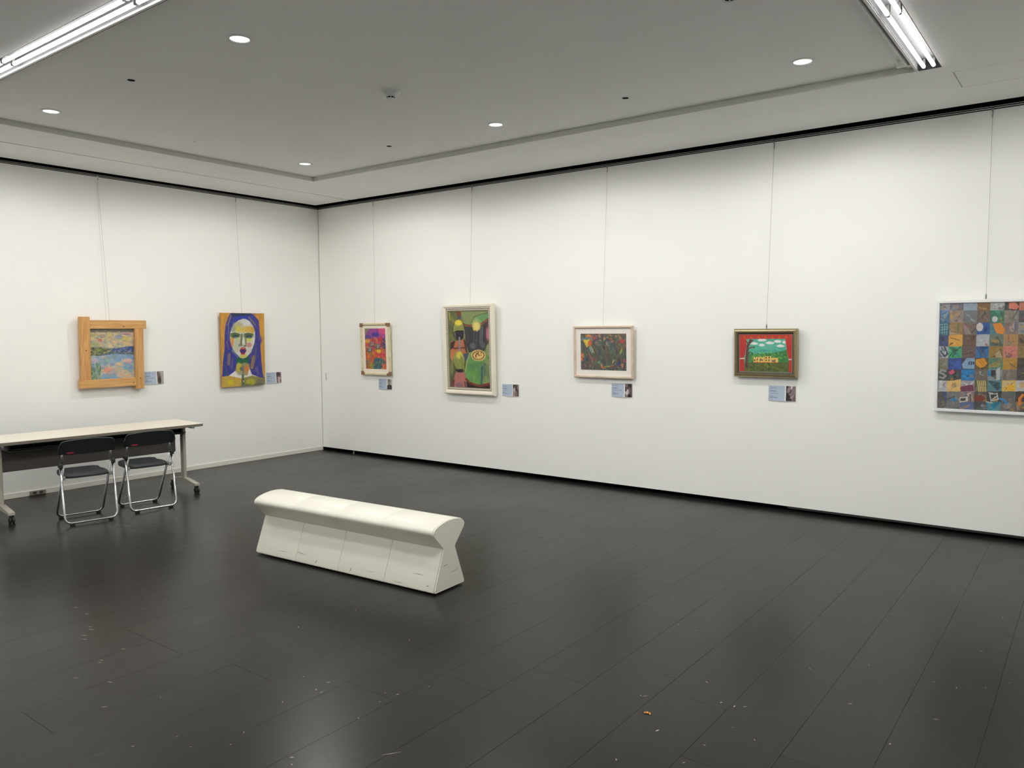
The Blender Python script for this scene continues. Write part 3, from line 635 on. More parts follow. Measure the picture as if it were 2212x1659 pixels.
# ---- 5 forest picture (long wall, middle)
t = hang('framed_painting', 'back', 4.439, 1.127, 'wide dark forest picture with bright dabs, white mount and pale wood frame', 'painting', 0.028)
W5, H5 = 0.694, 0.530
frame_rails(t, W5, H5, [(0, 0.002), (0, 0.024), (0.006, 0.030), (0.016, 0.030), (0.023, 0.022), (0.023, 0.002)], M['pale_wood'])
box('mount', -W5 / 2 + .015, W5 / 2 - .015, -0.010, -0.004, 0.015, H5 - 0.015, M['mount'], t)
q = ((283, 330), (1103, 335), (1103, 997), (290, 965))
c = Canvas(0.532, 0.372, 190, q, (84, 88, 80), 11)
pal = [(72, 92, 78), (96, 84, 76), (112, 92, 80), (64, 76, 84), (84, 110, 96), (70, 66, 74), (104, 104, 80), (88, 72, 70)]
c.dabs(520, (285, 330, 1105, 990), pal, 14, 3.2, 1.45, .35, .8)
c.dabs(120, (285, 330, 1105, 480), [(190, 96, 66), (90, 130, 130), (176, 150, 70), (110, 120, 150), (160, 90, 100), (60, 96, 80), (200, 140, 80)], 11, 2, 1.0, 1.2, .8)
c.poly(((330, 440), (450, 430), (440, 480), (440, 540), (390, 575), (365, 520)), (214, 190, 60)); c.ell(450, 505, 36, 48, (206, 96, 56)); c.line(((300, 440), (400, 405), (470, 430)), 16, (96, 140, 160)); c.line(((445, 570), (490, 670)), 24, (110, 160, 170)); c.line(((470, 560), (515, 655)), 12, (216, 196, 130)); c.ell(430, 365, 40, 22, (224, 140, 70))
for ex, ey in ((585, 495), (765, 505)):
    c.ell(ex, ey, 60, 66, (62, 58, 70), .8, soft=.2); c.ell(ex + 10, ey + 8, 48, 54, (96, 110, 104), .9, soft=.25); c.dabs(14, (ex - 36, ey - 40, ex + 44, ey + 44), [(190, 150, 150), (120, 170, 160), (200, 120, 80), (90, 100, 120)], 9, 1.8, .8, 1)
c.poly(((680, 540), (740, 585), (725, 615), (700, 610)), (54, 44, 70)); c.ell(1020, 540, 72, 100, (128, 84, 62), .9, soft=.12); c.ell(1020, 540, 44, 70, (92, 96, 72), .9, soft=.15); c.ell(1030, 470, 44, 34, (186, 66, 72), .9); c.ell(1010, 640, 22, 56, (140, 160, 76), .9, .2)
c.line(((930, 690), (1010, 600)), 10, (56, 44, 44)); c.poly(((400, 640), (470, 660), (560, 900), (440, 900)), (104, 84, 78), .8); c.line(((430, 670), (500, 840)), 12, (176, 130, 80), .7); c.line(((740, 560), (760, 780)), 40, (112, 88, 74), .7); c.line(((620, 560), (600, 800)), 36, (80, 86, 80), .8)
c.dabs(20, (288, 670, 330, 800), [(226, 130, 60), (206, 80, 60), (236, 180, 80)], 13, 1.8, 1.2, .7); c.ell(340, 780, 18, 16, (60, 50, 110)); c.ell(515, 780, 22, 26, (160, 66, 96), .9); c.ell(612, 842, 30, 26, (96, 156, 120), .9)
c.line(((645, 870), (660, 930), (700, 940)), 20, (196, 110, 60)); c.line(((770, 925), (840, 905)), 16, (190, 104, 60), .8); c.line(((655, 880), (670, 930)), 14, (230, 150, 90)); c.line(((720, 925), (800, 905)), 12, (150, 190, 80)); c.line(((855, 850), (875, 805)), 12, (222, 200, 110)); c.ell(960, 880, 46, 34, (60, 70, 120), .9); c.ell(1030, 905, 30, 40, (204, 126, 84), .9); c.ell(1070, 820, 24, 30, (170, 70, 100), .8)
c.dabs(60, (290, 900, 1105, 990), [(52, 54, 56), (70, 90, 80), (170, 120, 90), (60, 66, 84)], 8, 2.4, 1.5, .3); c.dabs(260, (285, 330, 1105, 985), [(150, 130, 110), (120, 140, 130), (180, 110, 90), (110, 120, 80), (90, 120, 150)], 6, 2.6, 1.2, .8, .6); c.grain(6, 90)
c.build('artwork', M['paint'], t, 0, -0.0108, 0.080, gain=.98)

# ---- 6 stage scene (long wall)
t = hang('framed_painting', 'back', 6.100, 1.187, 'wide painting of yellow houses between red curtains in a gold frame', 'painting', 0.03)
W6, H6 = 0.568, 0.432
frame_rails(t, W6, H6, [(0, 0.002), (0, 0.026), (0.004, 0.034), (0.012, 0.044), (0.020, 0.046), (0.024, 0.040), (0.024, 0.002)], M['gold'])
frame_rails(t, W6 - .048, H6 - .048, [(0, -0.002), (0, 0.036), (0.007, 0.036), (0.016, 0.024), (0.0285, 0.018), (0.0285, -0.002)], M['gold_dark'], 'inner_rail')
for ch in t.children:
    if ch.name.startswith('inner_rail'): ch.location = (0, 0, 0.024)
bm = bmesh.new()
for k in range(62):
    xx = -W6 / 2 + .03 + k * (W6 - .06) / 61
    for z_ in (0.0285, H6 - 0.0285): add_box(bm, xx - .0026, xx + .0026, -0.0385, -0.035, z_ - .003, z_ + .003)
for k in range(1, 45):
    zz = 0.03 + k * (H6 - .06) / 45
    for x_ in (-W6 / 2 + .0285, W6 / 2 - .0285): add_box(bm, x_ - .003, x_ + .003, -0.0385, -0.035, zz - .0026, zz + .0026)
tag(bm_obj('rope_bead', bm, M['gold'], t), kind='stuff')
q = ((328, 365), (1238, 370), (1235, 1022), (330, 997))
c = Canvas(0.466, 0.330, 200, q, (84, 176, 150), 13)
c.dabs(90, (400, 440, 1200, 690), [(80, 170, 140), (96, 190, 160), (70, 160, 150), (110, 190, 170), (80, 185, 135)], 18, 2.6, .5, .4, .7)
for ex, ey, rx in ((720, 463, 78), (858, 515, 74), (990, 490, 66), (588, 524, 62), (714, 550, 54), (1040, 568, 66), (1108, 505, 34), (500, 520, 30)):
    c.ell(ex, ey, rx, 22, (226, 226, 220), soft=.15); c.ell(ex - 8, ey - 10, rx * .55, 18, (232, 232, 228), soft=.2)
c.line(((590, 690), (600, 660), (700, 655), (830, 640), (860, 680)), 12, (70, 140, 160), .8)
c.poly(((430, 720), (560, 705), (760, 700), (960, 680), (1080, 650), (1160, 620), (1200, 860), (420, 870)), (62, 126, 66)); c.dabs(220, (470, 690, 1190, 860), [(50, 110, 56), (90, 160, 70), (36, 96, 56), (120, 176, 80), (70, 140, 80)], 11, 2, .9, .6, .85)
c.poly(((420, 850), (1190, 850), (1190, 1020), (410, 1010)), (80, 96, 40)); c.dabs(160, (420, 870, 1190, 1015), [(70, 90, 36), (100, 116, 40), (60, 76, 36), (90, 80, 60), (130, 130, 50)], 12, 1.8, .8, .8, .8)
H_ = (222, 182, 92)
for x1, y1, x2, y2 in ((572, 772, 645, 848), (640, 765, 765, 850), (765, 745, 872, 850), (880, 770, 1000, 852)):
    c.poly(((x1, y1), (x2, y1), (x2, y2), (x1, y2)), H_); c.line(((x1, y2), (x2, y2)), 10, (196, 110, 50)); c.line(((x1, y1), (x1, y2)), 4, (150, 110, 60))
for k in range(5): c.poly(((570 + k * 38, 775), (588 + k * 38, 745), (606 + k * 38, 775)), (232, 196, 112))
for ex, ey in ((593, 812), (635, 800), (700, 795), (722, 810), (792, 768), (846, 768), (792, 812), (842, 812), (912, 826), (690, 815)): c.ell(ex, ey, 11, 13, (56, 50, 70), soft=.1)
c.line(((945, 805), (940, 845)), 14, (40, 50, 100)); c.ell(912, 826, 20, 11, (46, 50, 90), soft=.1); c.line(((872, 745), (872, 850)), 8, (236, 220, 180))
c.line(((452, 930), (458, 700), (470, 560), (520, 470)), 46, (92, 62, 56)); c.line(((465, 620), (530, 590), (590, 585)), 18, (96, 66, 56)); c.line(((462, 720), (510, 665)), 18, (92, 60, 52)); c.line(((500, 520), (560, 460)), 20, (92, 62, 52)); c.line(((480, 560), (450, 480)), 16, (100, 70, 60)); c.line(((470, 900), (466, 740)), 12, (120, 84, 84), .8)
RD = (190, 46, 42)
c.poly(((320, 360), (450, 360), (445, 560), (425, 700), (400, 775), (410, 900), (415, 1010), (320, 1010)), RD); c.poly(((1110, 360), (1245, 360), (1245, 1030), (1184, 1025), (1190, 820), (1160, 690), (1135, 540)), RD)
for k in range(6): c.line(((340 + k * 18, 420), (338 + k * 14, 760), (340 + k * 14, 1000)), 7, (150, 32, 40) if k % 2 else (212, 66, 44), .7)
for k in range(6): c.line(((1135 + k * 20, 420), (1190 + k * 9, 790), (1190 + k * 9, 1010)), 7, (150, 32, 40) if k % 2 else (212, 66, 44), .7)
c.line(((328, 782), (412, 778)), 20, (222, 200, 190)); c.line(((1188, 800), (1238, 800)), 20, (222, 200, 190))
c.poly(((320, 355), (1245, 355), (1245, 420), (320, 420)), (186, 50, 40))
for k in range(15): c.ell(350 + k * 61, 418, 34, 28, (206, 78, 38) if k % 2 else (192, 58, 40), soft=.12); c.line(((320 + k * 61, 385), (322 + k * 61, 440)), 6, (140, 36, 36), .8)
c.grain(7, 90); c.build('artwork', M['paint'], t, 0, -0.0205, 0.051, gain=.98)
box('backing_board', -W6 / 2 + .02, W6 / 2 - .02, -0.0195, -0.003, 0.02, H6 - .02, M['back'], t)

# ---- 7 photo collage (long wall, right edge)
t = hang('framed_collage', 'back', 7.776, 0.964, 'large collage of small square photographs in a thin white frame', 'collage', 0.022)
W7, H7 = 0.662, 0.866
frame_rails(t, W7, H7, [(0, 0.002), (0, 0.026), (0.004, 0.030), (0.020, 0.030), (0.024, 0.024), (0.024, 0.002)], M['white_frame'])
AW, AH = W7 - .046, H7 - .046
q = ((248, 188), (1378, 166), (1385, 1556), (203, 1492))
c = Canvas(AW, AH, 210, q, (110, 108, 104), 17)
xb_ = [205, 345, 510, 680, 840, 1015, 1190, 1400]; yb_ = [160, 270, 415, 560, 705, 850, 995, 1135, 1275, 1412, 1580]
T = [[(150, 150, 155), (110, 110, 120), (150, 165, 180), (136, 104, 70), (172, 176, 172), (72, 66, 66), (190, 120, 100)],
     [(86, 116, 146), (152, 136, 126), (118, 124, 124), (118, 102, 90), (64, 118, 94), (138, 132, 120), (90, 90, 96)],
     [(66, 100, 120), (152, 122, 80), (122, 108, 102), (56, 90, 150), (86, 128, 140), (134, 118, 112), (150, 148, 142)],
     [(78, 88, 118), (212, 158, 76), (112, 92, 78), (172, 176, 182), (112, 126, 112), (176, 138, 92), (128, 104, 80)],
     [(170, 170, 180), (76, 162, 116), (112, 92, 92), (60, 112, 166), (156, 126, 66), (200, 126, 116), (138, 118, 78)],
     [(130, 126, 108), (60, 84, 150), (72, 74, 84), (110, 90, 60), (92, 132, 110), (186, 140, 66), (84, 76, 70)],
     [(84, 84, 84), (78, 74, 78), (50, 120, 172), (116, 106, 96), (136, 148, 150), (130, 120, 110), (90, 84, 80)],
     [(184, 184, 190), (220, 186, 116), (160, 150, 156), (100, 92, 70), (92, 132, 140), (220, 182, 90), (186, 188, 190)],
     [(96, 90, 86), (120, 120, 120), (142, 126, 120), (92, 82, 82), (76, 76, 70), (112, 106, 106), (74, 66, 60)],
     [(104, 102, 96), (122, 120, 118), (98, 108, 148), (84, 82, 84), (50, 126, 146), (118, 112, 106), (104, 98, 96)]]
acc = [(60, 60, 66), (190, 188, 184), (206, 146, 62), (60, 96, 156), (120, 104, 92), (84, 84, 90), (150, 146, 140), (70, 120, 110), (150, 86, 80)]
rt_ = np.random.RandomState(21)
for i in range(10):
    for j in range(7):
        x1, x2, y1, y2 = xb_[j], xb_[j + 1], yb_[i], yb_[i + 1]; w_, h_ = x2 - x1, y2 - y1
        sk = lambda x, y: (x - (y - 800) * 0.045 * (1 - (x - 205) / 1100) , y)
        c.poly([sk(x1, y1), sk(x2, y1), sk(x2, y2), sk(x1, y2)], T[i][j])
        base_ = np.array(T[i][j], float)
        for k in range(rt_.randint(2, 5)):
            cx_, cy_ = rt_.uniform(x1 + .2 * w_, x2 - .2 * w_), rt_.uniform(y1 + .2 * h_, y2 - .2 * h_); kind = rt_.randint(4)
            col = np.array(acc[rt_.randint(len(acc))]) * .6 + base_ * .4 if rt_.rand() < .65 else np.clip(base_ * rt_.uniform(.55, 1.4), 0, 235)
            if kind == 0: c.ell(cx_, cy_, w_ * rt_.uniform(.12, .3), h_ * rt_.uniform(.1, .22), col, .9, rt_.uniform(0, 3), .1)
            elif kind == 1:
                a = rt_.uniform(0, 3.1); L = w_ * .3; c.line((sk(max(x1 + 4, cx_ - L * math.cos(a)), np.clip(cy_ - L * math.sin(a), y1 + 4, y2 - 4)), sk(min(x2 - 4, cx_ + L * math.cos(a)), np.clip(cy_ + L * math.sin(a), y1 + 4, y2 - 4))), rt_.uniform(8, 26), col, .9)
            else:
                px_ = rt_.uniform(x1, x2, 3); py_ = rt_.uniform(y1, y2, 3); ix = rt_.randint(4); cor = ((x1, y1), (x2, y1), (x2, y2), (x1, y2))[ix]
                c.poly([sk(*cor)] + [sk(px_[z], py_[z]) for z in range(3)], col, .9)
        c.dabs(8, (x1 + 14, y1 + 12, x2 - 14, y2 - 12), [tuple(np.clip(base_ * f, 0, 240)) for f in (.75, 1.2, .9)], 9, 1.8, 0.5, 1.5, .6)
# a few of the pictures that stand out
c.poly(((360, 575), (520, 565), (515, 690), (345, 645)), (216, 162, 80)); c.line(((375, 600), (480, 630)), 10, (130, 96, 60)); c.ell(725, 470, 42, 52, (206, 196, 190), soft=.08); c.poly(((885, 430), (980, 420), (1030, 500), (1015, 560), (930, 545), (900, 480)), (218, 136, 48))
for k in range(4): c.line(((245 + k * 30, 430), (240 + k * 28, 560)), 7, (130, 180, 176)); c.line(((240, 440 + k * 32), (335, 430 + k * 34)), 7, (130, 180, 176))
c.line(((255, 765), (300, 830), (335, 800), (300, 715)), 22, (74, 74, 92)); c.line(((275, 770), (305, 800), (315, 770)), 14, (180, 178, 190)); c.line(((350, 845), (400, 780), (500, 710)), 9, (50, 80, 66))
c.poly(((510, 930), (570, 850), (670, 850), (670, 985), (530, 985)), (136, 164, 192))
for k in range(3): c.poly(((590 + 26 * k, 900), (608 + 26 * k, 890), (612 + 26 * k, 930), (594 + 26 * k, 940)), (60, 66, 80))
c.poly(((680, 870), (780, 850), (825, 920), (790, 960), (740, 975), (680, 930)), (214, 152, 50)); c.line(((710, 880), (780, 950)), 6, (150, 100, 40)); c.line(((740, 865), (800, 935)), 6, (150, 100, 40))
c.line(((310, 1015), (260, 1000), (235, 1030), (280, 1050), (310, 1075), (280, 1105), (240, 1090)), 24, (160, 158, 154)); c.poly(((345, 1030), (400, 992), (428, 1030), (380, 1062)), (204, 90, 118)); c.poly(((505, 1000), (610, 990), (620, 1060), (540, 1070)), (44, 128, 186)); c.poly(((330, 1135), (400, 1135), (370, 1260), (325, 1250)), (224, 188, 118)); c.poly(((420, 1130), (500, 1115), (495, 1265), (380, 1270), (385, 1225), (460, 1220)), (222, 184, 112))
c.poly(((495, 1215), (600, 1190), (660, 1190), (660, 1270), (495, 1275)), (118, 62, 88))
for k in range(5): c.line(((705 + 24 * k, 1140), (715 + 24 * k, 1200)), 12, (206, 182, 110)); c.line(((720 + 22 * k, 1215), (725 + 22 * k, 1275)), 12, (214, 192, 120))
c.ell(730, 1365, 66, 36, (128, 62, 50), soft=.1); c.poly(((355, 1395), (420, 1350), (460, 1400)), (50, 130, 190)); c.poly(((485, 1350), (590, 1340), (590, 1400), (485, 1420)), (200, 196, 180)); c.poly(((495, 1365), (560, 1360), (560, 1395), (495, 1400)), (70, 76, 76))
for a, b in (((860, 1300), (880, 1400)), ((870, 1310), (960, 1305)), ((880, 1395), (960, 1330)), ((850, 1290), (900, 1300)), ((950, 1300), (970, 1380)), ((890, 1400), (970, 1375)), ((820, 1410), (900, 1425))): c.line((a, b), 9, (214, 212, 206))
c.line(((990, 1370), (1040, 1385), (1075, 1430)), 28, (60, 136, 196)); c.line(((1240, 1440), (1240, 1370), (1275, 1325)), 34, (222, 128, 50)); c.poly(((1070, 1190), (1165, 1190), (1165, 1270), (1075, 1270)), (228, 178, 60)); c.poly(((1070, 180), (1150, 178), (1195, 230), (1160, 262), (1070, 250)), (214, 128, 104)); c.ell(905, 375, 34, 36, (196, 198, 198), soft=.1); c.poly(((940, 990), (985, 965), (985, 1130), (940, 1130)), (186, 186, 182)); c.poly(((835, 1000), (865, 1000), (865, 1080), (835, 1080)), (40, 130, 184)); c.poly(((870, 1000), (930, 1005), (930, 1070), (870, 1080)), (56, 58, 62))
c.grain(9, 110); c.build('artwork', M['print'], t, 0, -0.018, 0.023, gain=.92)
box('backing_board', -W7 / 2 + .012, W7 / 2 - .012, -0.017, -0.003, 0.012, H7 - .012, M['back'], t)

# ------------------------------------------------------------------ wall cards
def card(wall, a, b, z0, z1, label, photo, seed):
    w_, h_ = b - a, z1 - z0; cx_ = (a + b) / 2
    t = hang('wall_card', wall, cx_, z0, label, 'wall card', 0.0, 0.003); t['group'] = 'blue wall cards with a small photograph'
    tw = w_ * 0.60; bow = lambda u, v: -0.007 * np.sin(np.pi * np.clip(u, 0, 1)) * np.clip(v, 0, 1) ** 2 + u * 0
    full = Canvas(w_, h_, 30, ((0, 0), (100, 0), (100, 100), (0, 100)), (236, 236, 234), seed)
    full.build('paper', M['print'], t, 0, -0.0012, 0, bow=bow)
    c = Canvas(tw, h_ * .97, 44, ((0, 0), (100, 0), (100, 100), (0, 100)), (176, 190, 208), seed)
    bt = lambda u, v: bow(u * .6, v)
    r = np.random.RandomState(seed)
    for k in range(9): c.line(((8 + k * 5, 14 + r.uniform(-6, 3)), (10 + k * 5 + r.uniform(-2, 4), 16 + r.uniform(-2, 6))), 2.4, (120, 132, 150), .7)
    for y_, x2, al in ((36, 48, .75), (52, 56 + r.uniform(0, 25), .35), (70, 30, .4), (79, 54, .6)):
        x_ = 9
        while x_ < x2: L = r.uniform(2, 5); c.line(((x_, y_), (x_ + L, y_)), 4.2, (108, 120, 140), al); x_ += L + 1.3
    c.build('text_panel', M['print'], t, -w_ / 2 + tw / 2 + .001, -0.0018, h_ * .015, bow=bt)
    c = Canvas(w_ * .345, h_ * .97, 34, ((0, 0), (100, 0), (100, 100), (0, 100)), (120, 104, 104), seed); photo(c); c.grain(6, 20)
    c.build('photo', M['print'], t, w_ / 2 - w_ * .345 / 2 - .002, -0.0018, h_ * .015, bow=lambda u, v: bow(.65 + u * .35, v))
def ph1(c):
    c.a[:] = (150, 138, 132); c.ell(75, 40, 40, 60, (176, 172, 168)); c.ell(35, 45, 26, 20, (120, 90, 84)); c.ell(38, 72, 24, 26, (62, 50, 48)); c.ell(20, 20, 30, 14, (116, 104, 100))
def ph2(c):
    c.a[:] = (176, 160, 160); c.ell(30, 20, 30, 24, (66, 52, 52)); c.line(((18, 0), (16, 100)), 16, (92, 76, 76)); c.ell(70, 30, 18, 30, (90, 70, 74)); c.ell(60, 70, 24, 30, (190, 176, 172)); c.ell(86, 80, 14, 14, (110, 90, 90))
def ph3(c):
    c.a[:] = (196, 190, 184); c.ell(42, 24, 26, 26, (92, 84, 82)); c.ell(42, 36, 20, 22, (148, 132, 126)); c.poly(((0, 60), (30, 52), (62, 50), (96, 60), (100, 100), (0, 100)), (58, 54, 54)); c.ell(42, 50, 10, 10, (140, 126, 120))
def ph4(c):
    c.a[:] = (100, 82, 82); c.ell(26, 55, 24, 30, (190, 168, 168)); c.ell(24, 80, 26, 22, (150, 128, 128)); c.ell(66, 40, 22, 30, (44, 36, 40)); c.ell(84, 20, 16, 26, (140, 120, 118)); c.ell(55, 75, 20, 24, (126, 108, 108)); c.ell(10, 10, 20, 20, (60, 50, 50))
def ph5(c):
    c.a[:] = (122, 104, 104); c.poly(((45, 0), (86, 0), (80, 70), (96, 100), (48, 100), (40, 40)), (66, 48, 52)); c.ell(68, 14, 22, 12, (34, 24, 26)); c.ell(28, 60, 26, 24, (204, 192, 190)); c.ell(60, 38, 8, 16, (128, 104, 108)); c.ell(26, 32, 20, 8, (74, 58, 58)); c.ell(14, 44, 14, 14, (88, 70, 70)); c.line(((66, 44), (64, 80)), 9, (140, 116, 120)); c.ell(66, 92, 24, 14, (30, 22, 22)); c.poly(((86, 0), (100, 0), (100, 100), (84, 100)), (96, 88, 86))
def ph6(c):
    c.a[:] = (132, 112, 114); c.ell(10, 14, 16, 22, (44, 34, 36)); c.poly(((0, 40), (22, 48), (46, 70), (34, 100), (0, 100)), (38, 28, 30)); c.ell(32, 26, 22, 18, (150, 130, 128)); c.line(((28, 46), (44, 42), (52, 24)), 9, (50, 34, 38)); c.poly(((52, 0), (72, 0), (58, 22), (50, 20)), (226, 214, 214)); c.poly(((50, 74), (90, 56), (86, 66), (52, 84)), (168, 148, 150)); c.ell(44, 92, 16, 10, (50, 38, 40)); c.ell(92, 86, 14, 26, (100, 80, 84))
card('left', -2.478, -2.250, 1.037, 1.183, 'pale blue wall card tucked against the pine beam frame', ph1, 31)
card('left', -0.885, -0.657, 0.955, 1.099, 'pale blue wall card beside the blue haired portrait', ph2, 32)
card('back', 1.1216, 1.3606, 0.878, 1.012, 'pale blue wall card under the flower garden picture', ph3, 33)
card('back', 3.113, 3.345, 0.883, 1.018, 'pale blue wall card right of the cream beaded frame', ph4, 34)
card('back', 4.516, 4.754, 0.939, 1.078, 'pale blue wall card under the dark forest picture', ph5, 35)
card('back', 6.118, 6.360, 0.978, 1.115, 'pale blue wall card under the gold framed stage scene', ph6, 36)

# ------------------------------------------------------------------ hanging wires
def wire(wall, ht, hb, zb, label, adj=False, out=0.03, twin=False, hook=None):
    t = empty('hanging_wire', (0, 0, 0)); tag(t, label, 'hanging wire', 'steel picture wires hung from the rails')
    P = (lambda s, d, z: (s, -d, z)) if wall == 'back' else (lambda s, d, z: (d, s, z))
    tube('cable', [P(ht, 0.009, WT - 0.055), P((ht + hb) / 2, (0.009 + out) / 2, (WT + zb) / 2), P(hb, out, zb)], 0.0009, M['wire'], t, 6)
    if twin: tube('cable', [P(ht - .012, 0.009, WT - 0.055), P(hb - .035, out, zb)], 0.0006, M['wire'], t, 6)
    tube('runner', [P(ht, 0.011, WT + 0.010), P(ht, 0.011, WT - 0.012)], 0.007, hook or M['alu'], t, 10)
    tube('hook', [P(ht, 0.010, WT - 0.012), P(ht + .004, 0.014, WT - 0.025), P(ht, 0.010, WT - 0.038)], 0.0032, M['wire'], t, 8)
    tube('crimp', [P(ht, 0.009, WT - 0.036), P(ht, 0.009, WT - 0.056)], 0.0042, hook or M['alu'], t, 8)
    if adj:
        tube('adjuster', [P(hb, out, zb + .042), P(hb, out, zb + .030), P(hb, out, zb + .006)], [0.003, 0.0055, 0.0055], M['greyclip'], t, 10)
        tube('adjuster_hook', round_path([P(hb, out, zb + .006), P(hb, out, zb - .012), P(hb, out - .012, zb - .012)], .006), 0.0022, M['wire'], t, 8)
wire('left', -2.900, -2.860, 1.752, 'thin wire down to the pine beam frame', False, 0.060, True, M['white_frame'])
wire('left', -1.258, -1.246, 1.848, 'thin wire down to the blue haired portrait', False, 0.050)
wire('back', 1.080, 1.118, 1.719, 'thin wire down to the flower garden picture', False, 0.052)
wire('back', 2.700, 2.705, 1.920, 'thin wire down to the cream beaded frame', False, 0.064)
wire('back', 4.462, 4.439, 1.657, 'thin wire down to the dark forest picture', False, 0.050)
wire('back', 6.134, 6.108, 1.619, 'thin wire with adjuster down to the gold frame', True, 0.052)
wire('back', 7.770, 7.774, 1.830, 'thin wire with adjuster down to the photo collage', True, 0.056)

# ------------------------------------------------------------------ white bench
bt_ = empty('gallery_bench', (4.4375, -3.402, 0), math.radians(3.1)); tag(bt_, 'white vinyl gallery bench with waisted base and rounded seat', 'bench')
BLn = 1.676
# cross-section (y across, z up): front is -y
base_p = [(-0.148, 0.012), (-0.152, 0.016), (-0.152, 0.03), (-0.066, 0.252), (-0.060, 0.268), (0.054, 0.268), (0.060, 0.250), (0.147, 0.03), (0.147, 0.016), (0.143, 0.012)]
top_p = [(-0.060, 0.269), (-0.068, 0.282)]
top_p += [(-0.148, 0.362), (-0.158, 0.376), (-0.160, 0.388), (-0.155, 0.400), (-0.140, 0.413), (-0.105, 0.427), (-0.060, 0.438), (-0.010, 0.444), (0.045, 0.444), (0.095, 0.438), (0.130, 0.427), (0.150, 0.413), (0.158, 0.400), (0.156, 0.388), (0.148, 0.374), (0.062, 0.284), (0.054, 0.269)]
def extr(name, prof, xa, xb, m, parent, inset=0.0035, ends=(1, 1)):
    """profile prism along X with pinched (rounded) ends so that neighbouring panels meet in a seam"""
    cy = sum(p[0] for p in prof) / len(prof); cz = sum(p[1] for p in prof) / len(prof)
    bm = bmesh.new(); rings = []
    st = [(xa, inset), (xa + inset * .35, inset * .35), (xa + inset * 1.2, 0), (xb - inset * 1.2, 0), (xb - inset * .35, inset * .35), (xb, inset)]
    for x, d in st:
        rg = []
        for (y, z) in prof:
            v = Vector((y - cy, z - cz)); L = v.length; v = v * ((L - d) / L); rg.append(bm.verts.new((x, v.x + cy, v.y + cz)))
        rings.append(rg)
    n = len(prof)
    for A, B in zip(rings, rings[1:]):
        for k in range(n): bm.faces.new((A[k], A[(k + 1) % n], B[(k + 1) % n], B[k]))
    bm.faces.new(rings[0]); bm.faces.new(rings[-1][::-1]); bmesh.ops.recalc_face_normals(bm, faces=bm.faces)
    o = bm_obj(name, bm, m, parent, True); sharp(o, 32); return o
seams = [-BLn / 2, -BLn / 4, 0, BLn / 4, BLn / 2]
for i in range(4):
    a, b = seams[i], seams[i + 1]; e0, e1 = (0.004 if i == 0 else 0), (0.004 if i == 3 else 0)
    extr('seat_panel', top_p, a + e0, b - e1, M['vinyl'], bt_, 0.0035 if 0 < i < 3 else 0.0035)
    extr('base_panel', base_p, a + .002 + e0, b - .002 - e1 if i == 3 else b - .0005, M['vinyl'], bt_, 0.0022)
for s in (-1, 1):
    xa, xb = (-BLn / 2 - .004, -BLn / 2 + .004) if s < 0 else (BLn / 2 - .004, BLn / 2 + .004)
    ys_ = [(y * .965, .012 + (z - .012) * .988) for y, z in base_p[:5]] + [(y * .965, z - .004) for y, z in top_p[1:-1]] + [(y * .965, .012 + (z - .012) * .988) for y, z in base_p[5:]]
    bm = bmesh.new(); r0 = [bm.verts.new((xa, y, z)) for y, z in ys_]; r1 = [bm.verts.new((xb, y, z)) for y, z in ys_]; n = len(ys_)
    for k in range(n): bm.faces.new((r0[k], r0[(k + 1) % n], r1[(k + 1) % n], r1[k]))
    bm.faces.new(r0[::-1]); bm.faces.new(r1); bmesh.ops.recalc_face_normals(bm, faces=bm.faces); bm_obj('end_cap', bm, M['vinyl'], bt_)
for x in (-0.7, 0.7):
    for y in (-0.10, 0.10): box('foot', x - .03, x + .03, y - .02, y + .02, 0.0, 0.013, M['rubber'], bt_)
def scuff(x, z, L, ang=0.0, wd=0.003, end=False):
    n_ = Vector((0, -0.932, 0.361))   # outward normal of the sloping base front
    def pt(u, v):
        zz = z + v; f = (zz - 0.03) / (0.252 - 0.03); return (x + u, -0.152 + 0.086 * f - 0.0012, zz)
    def pe(u, v): return (BLn / 2 + 0.0048, x + u, z + v)
    g_ = pe if end else pt; ca, sa = math.cos(ang), math.sin(ang); pts = []
    for u, v in ((-L / 2, 0), (0, -wd / 2), (L / 2, 0), (0, wd / 2)): pts.append(g_(u * ca - v * sa, u * sa + v * ca))
    mesh_obj('scuff_mark', pts, [(0, 1, 2, 3)], M['scuff'], bt_)
for a in ((-0.37, 0.075, 0.11, -.05), (-0.21, 0.045, 0.03, 1.2, .006), (0.12, 0.044, 0.03, 1.3, .006), (0.69, 0.105, 0.10, 0.02), (0.78, 0.05, 0.03, 0.1, .004), (-0.55, 0.062, 0.12, .05, .002), (0.55, 0.035, 0.10, .03, .002), (0.3, 0.06, 0.10, .06, .0015)): scuff(*a)
scuff(-0.045, 0.165, 0.06, 0.12, .004, True); scuff(0.045, 0.11, 0.11, 0.1, .003, True); scuff(-0.135, 0.03, 0.008, 1.2, .006, True)

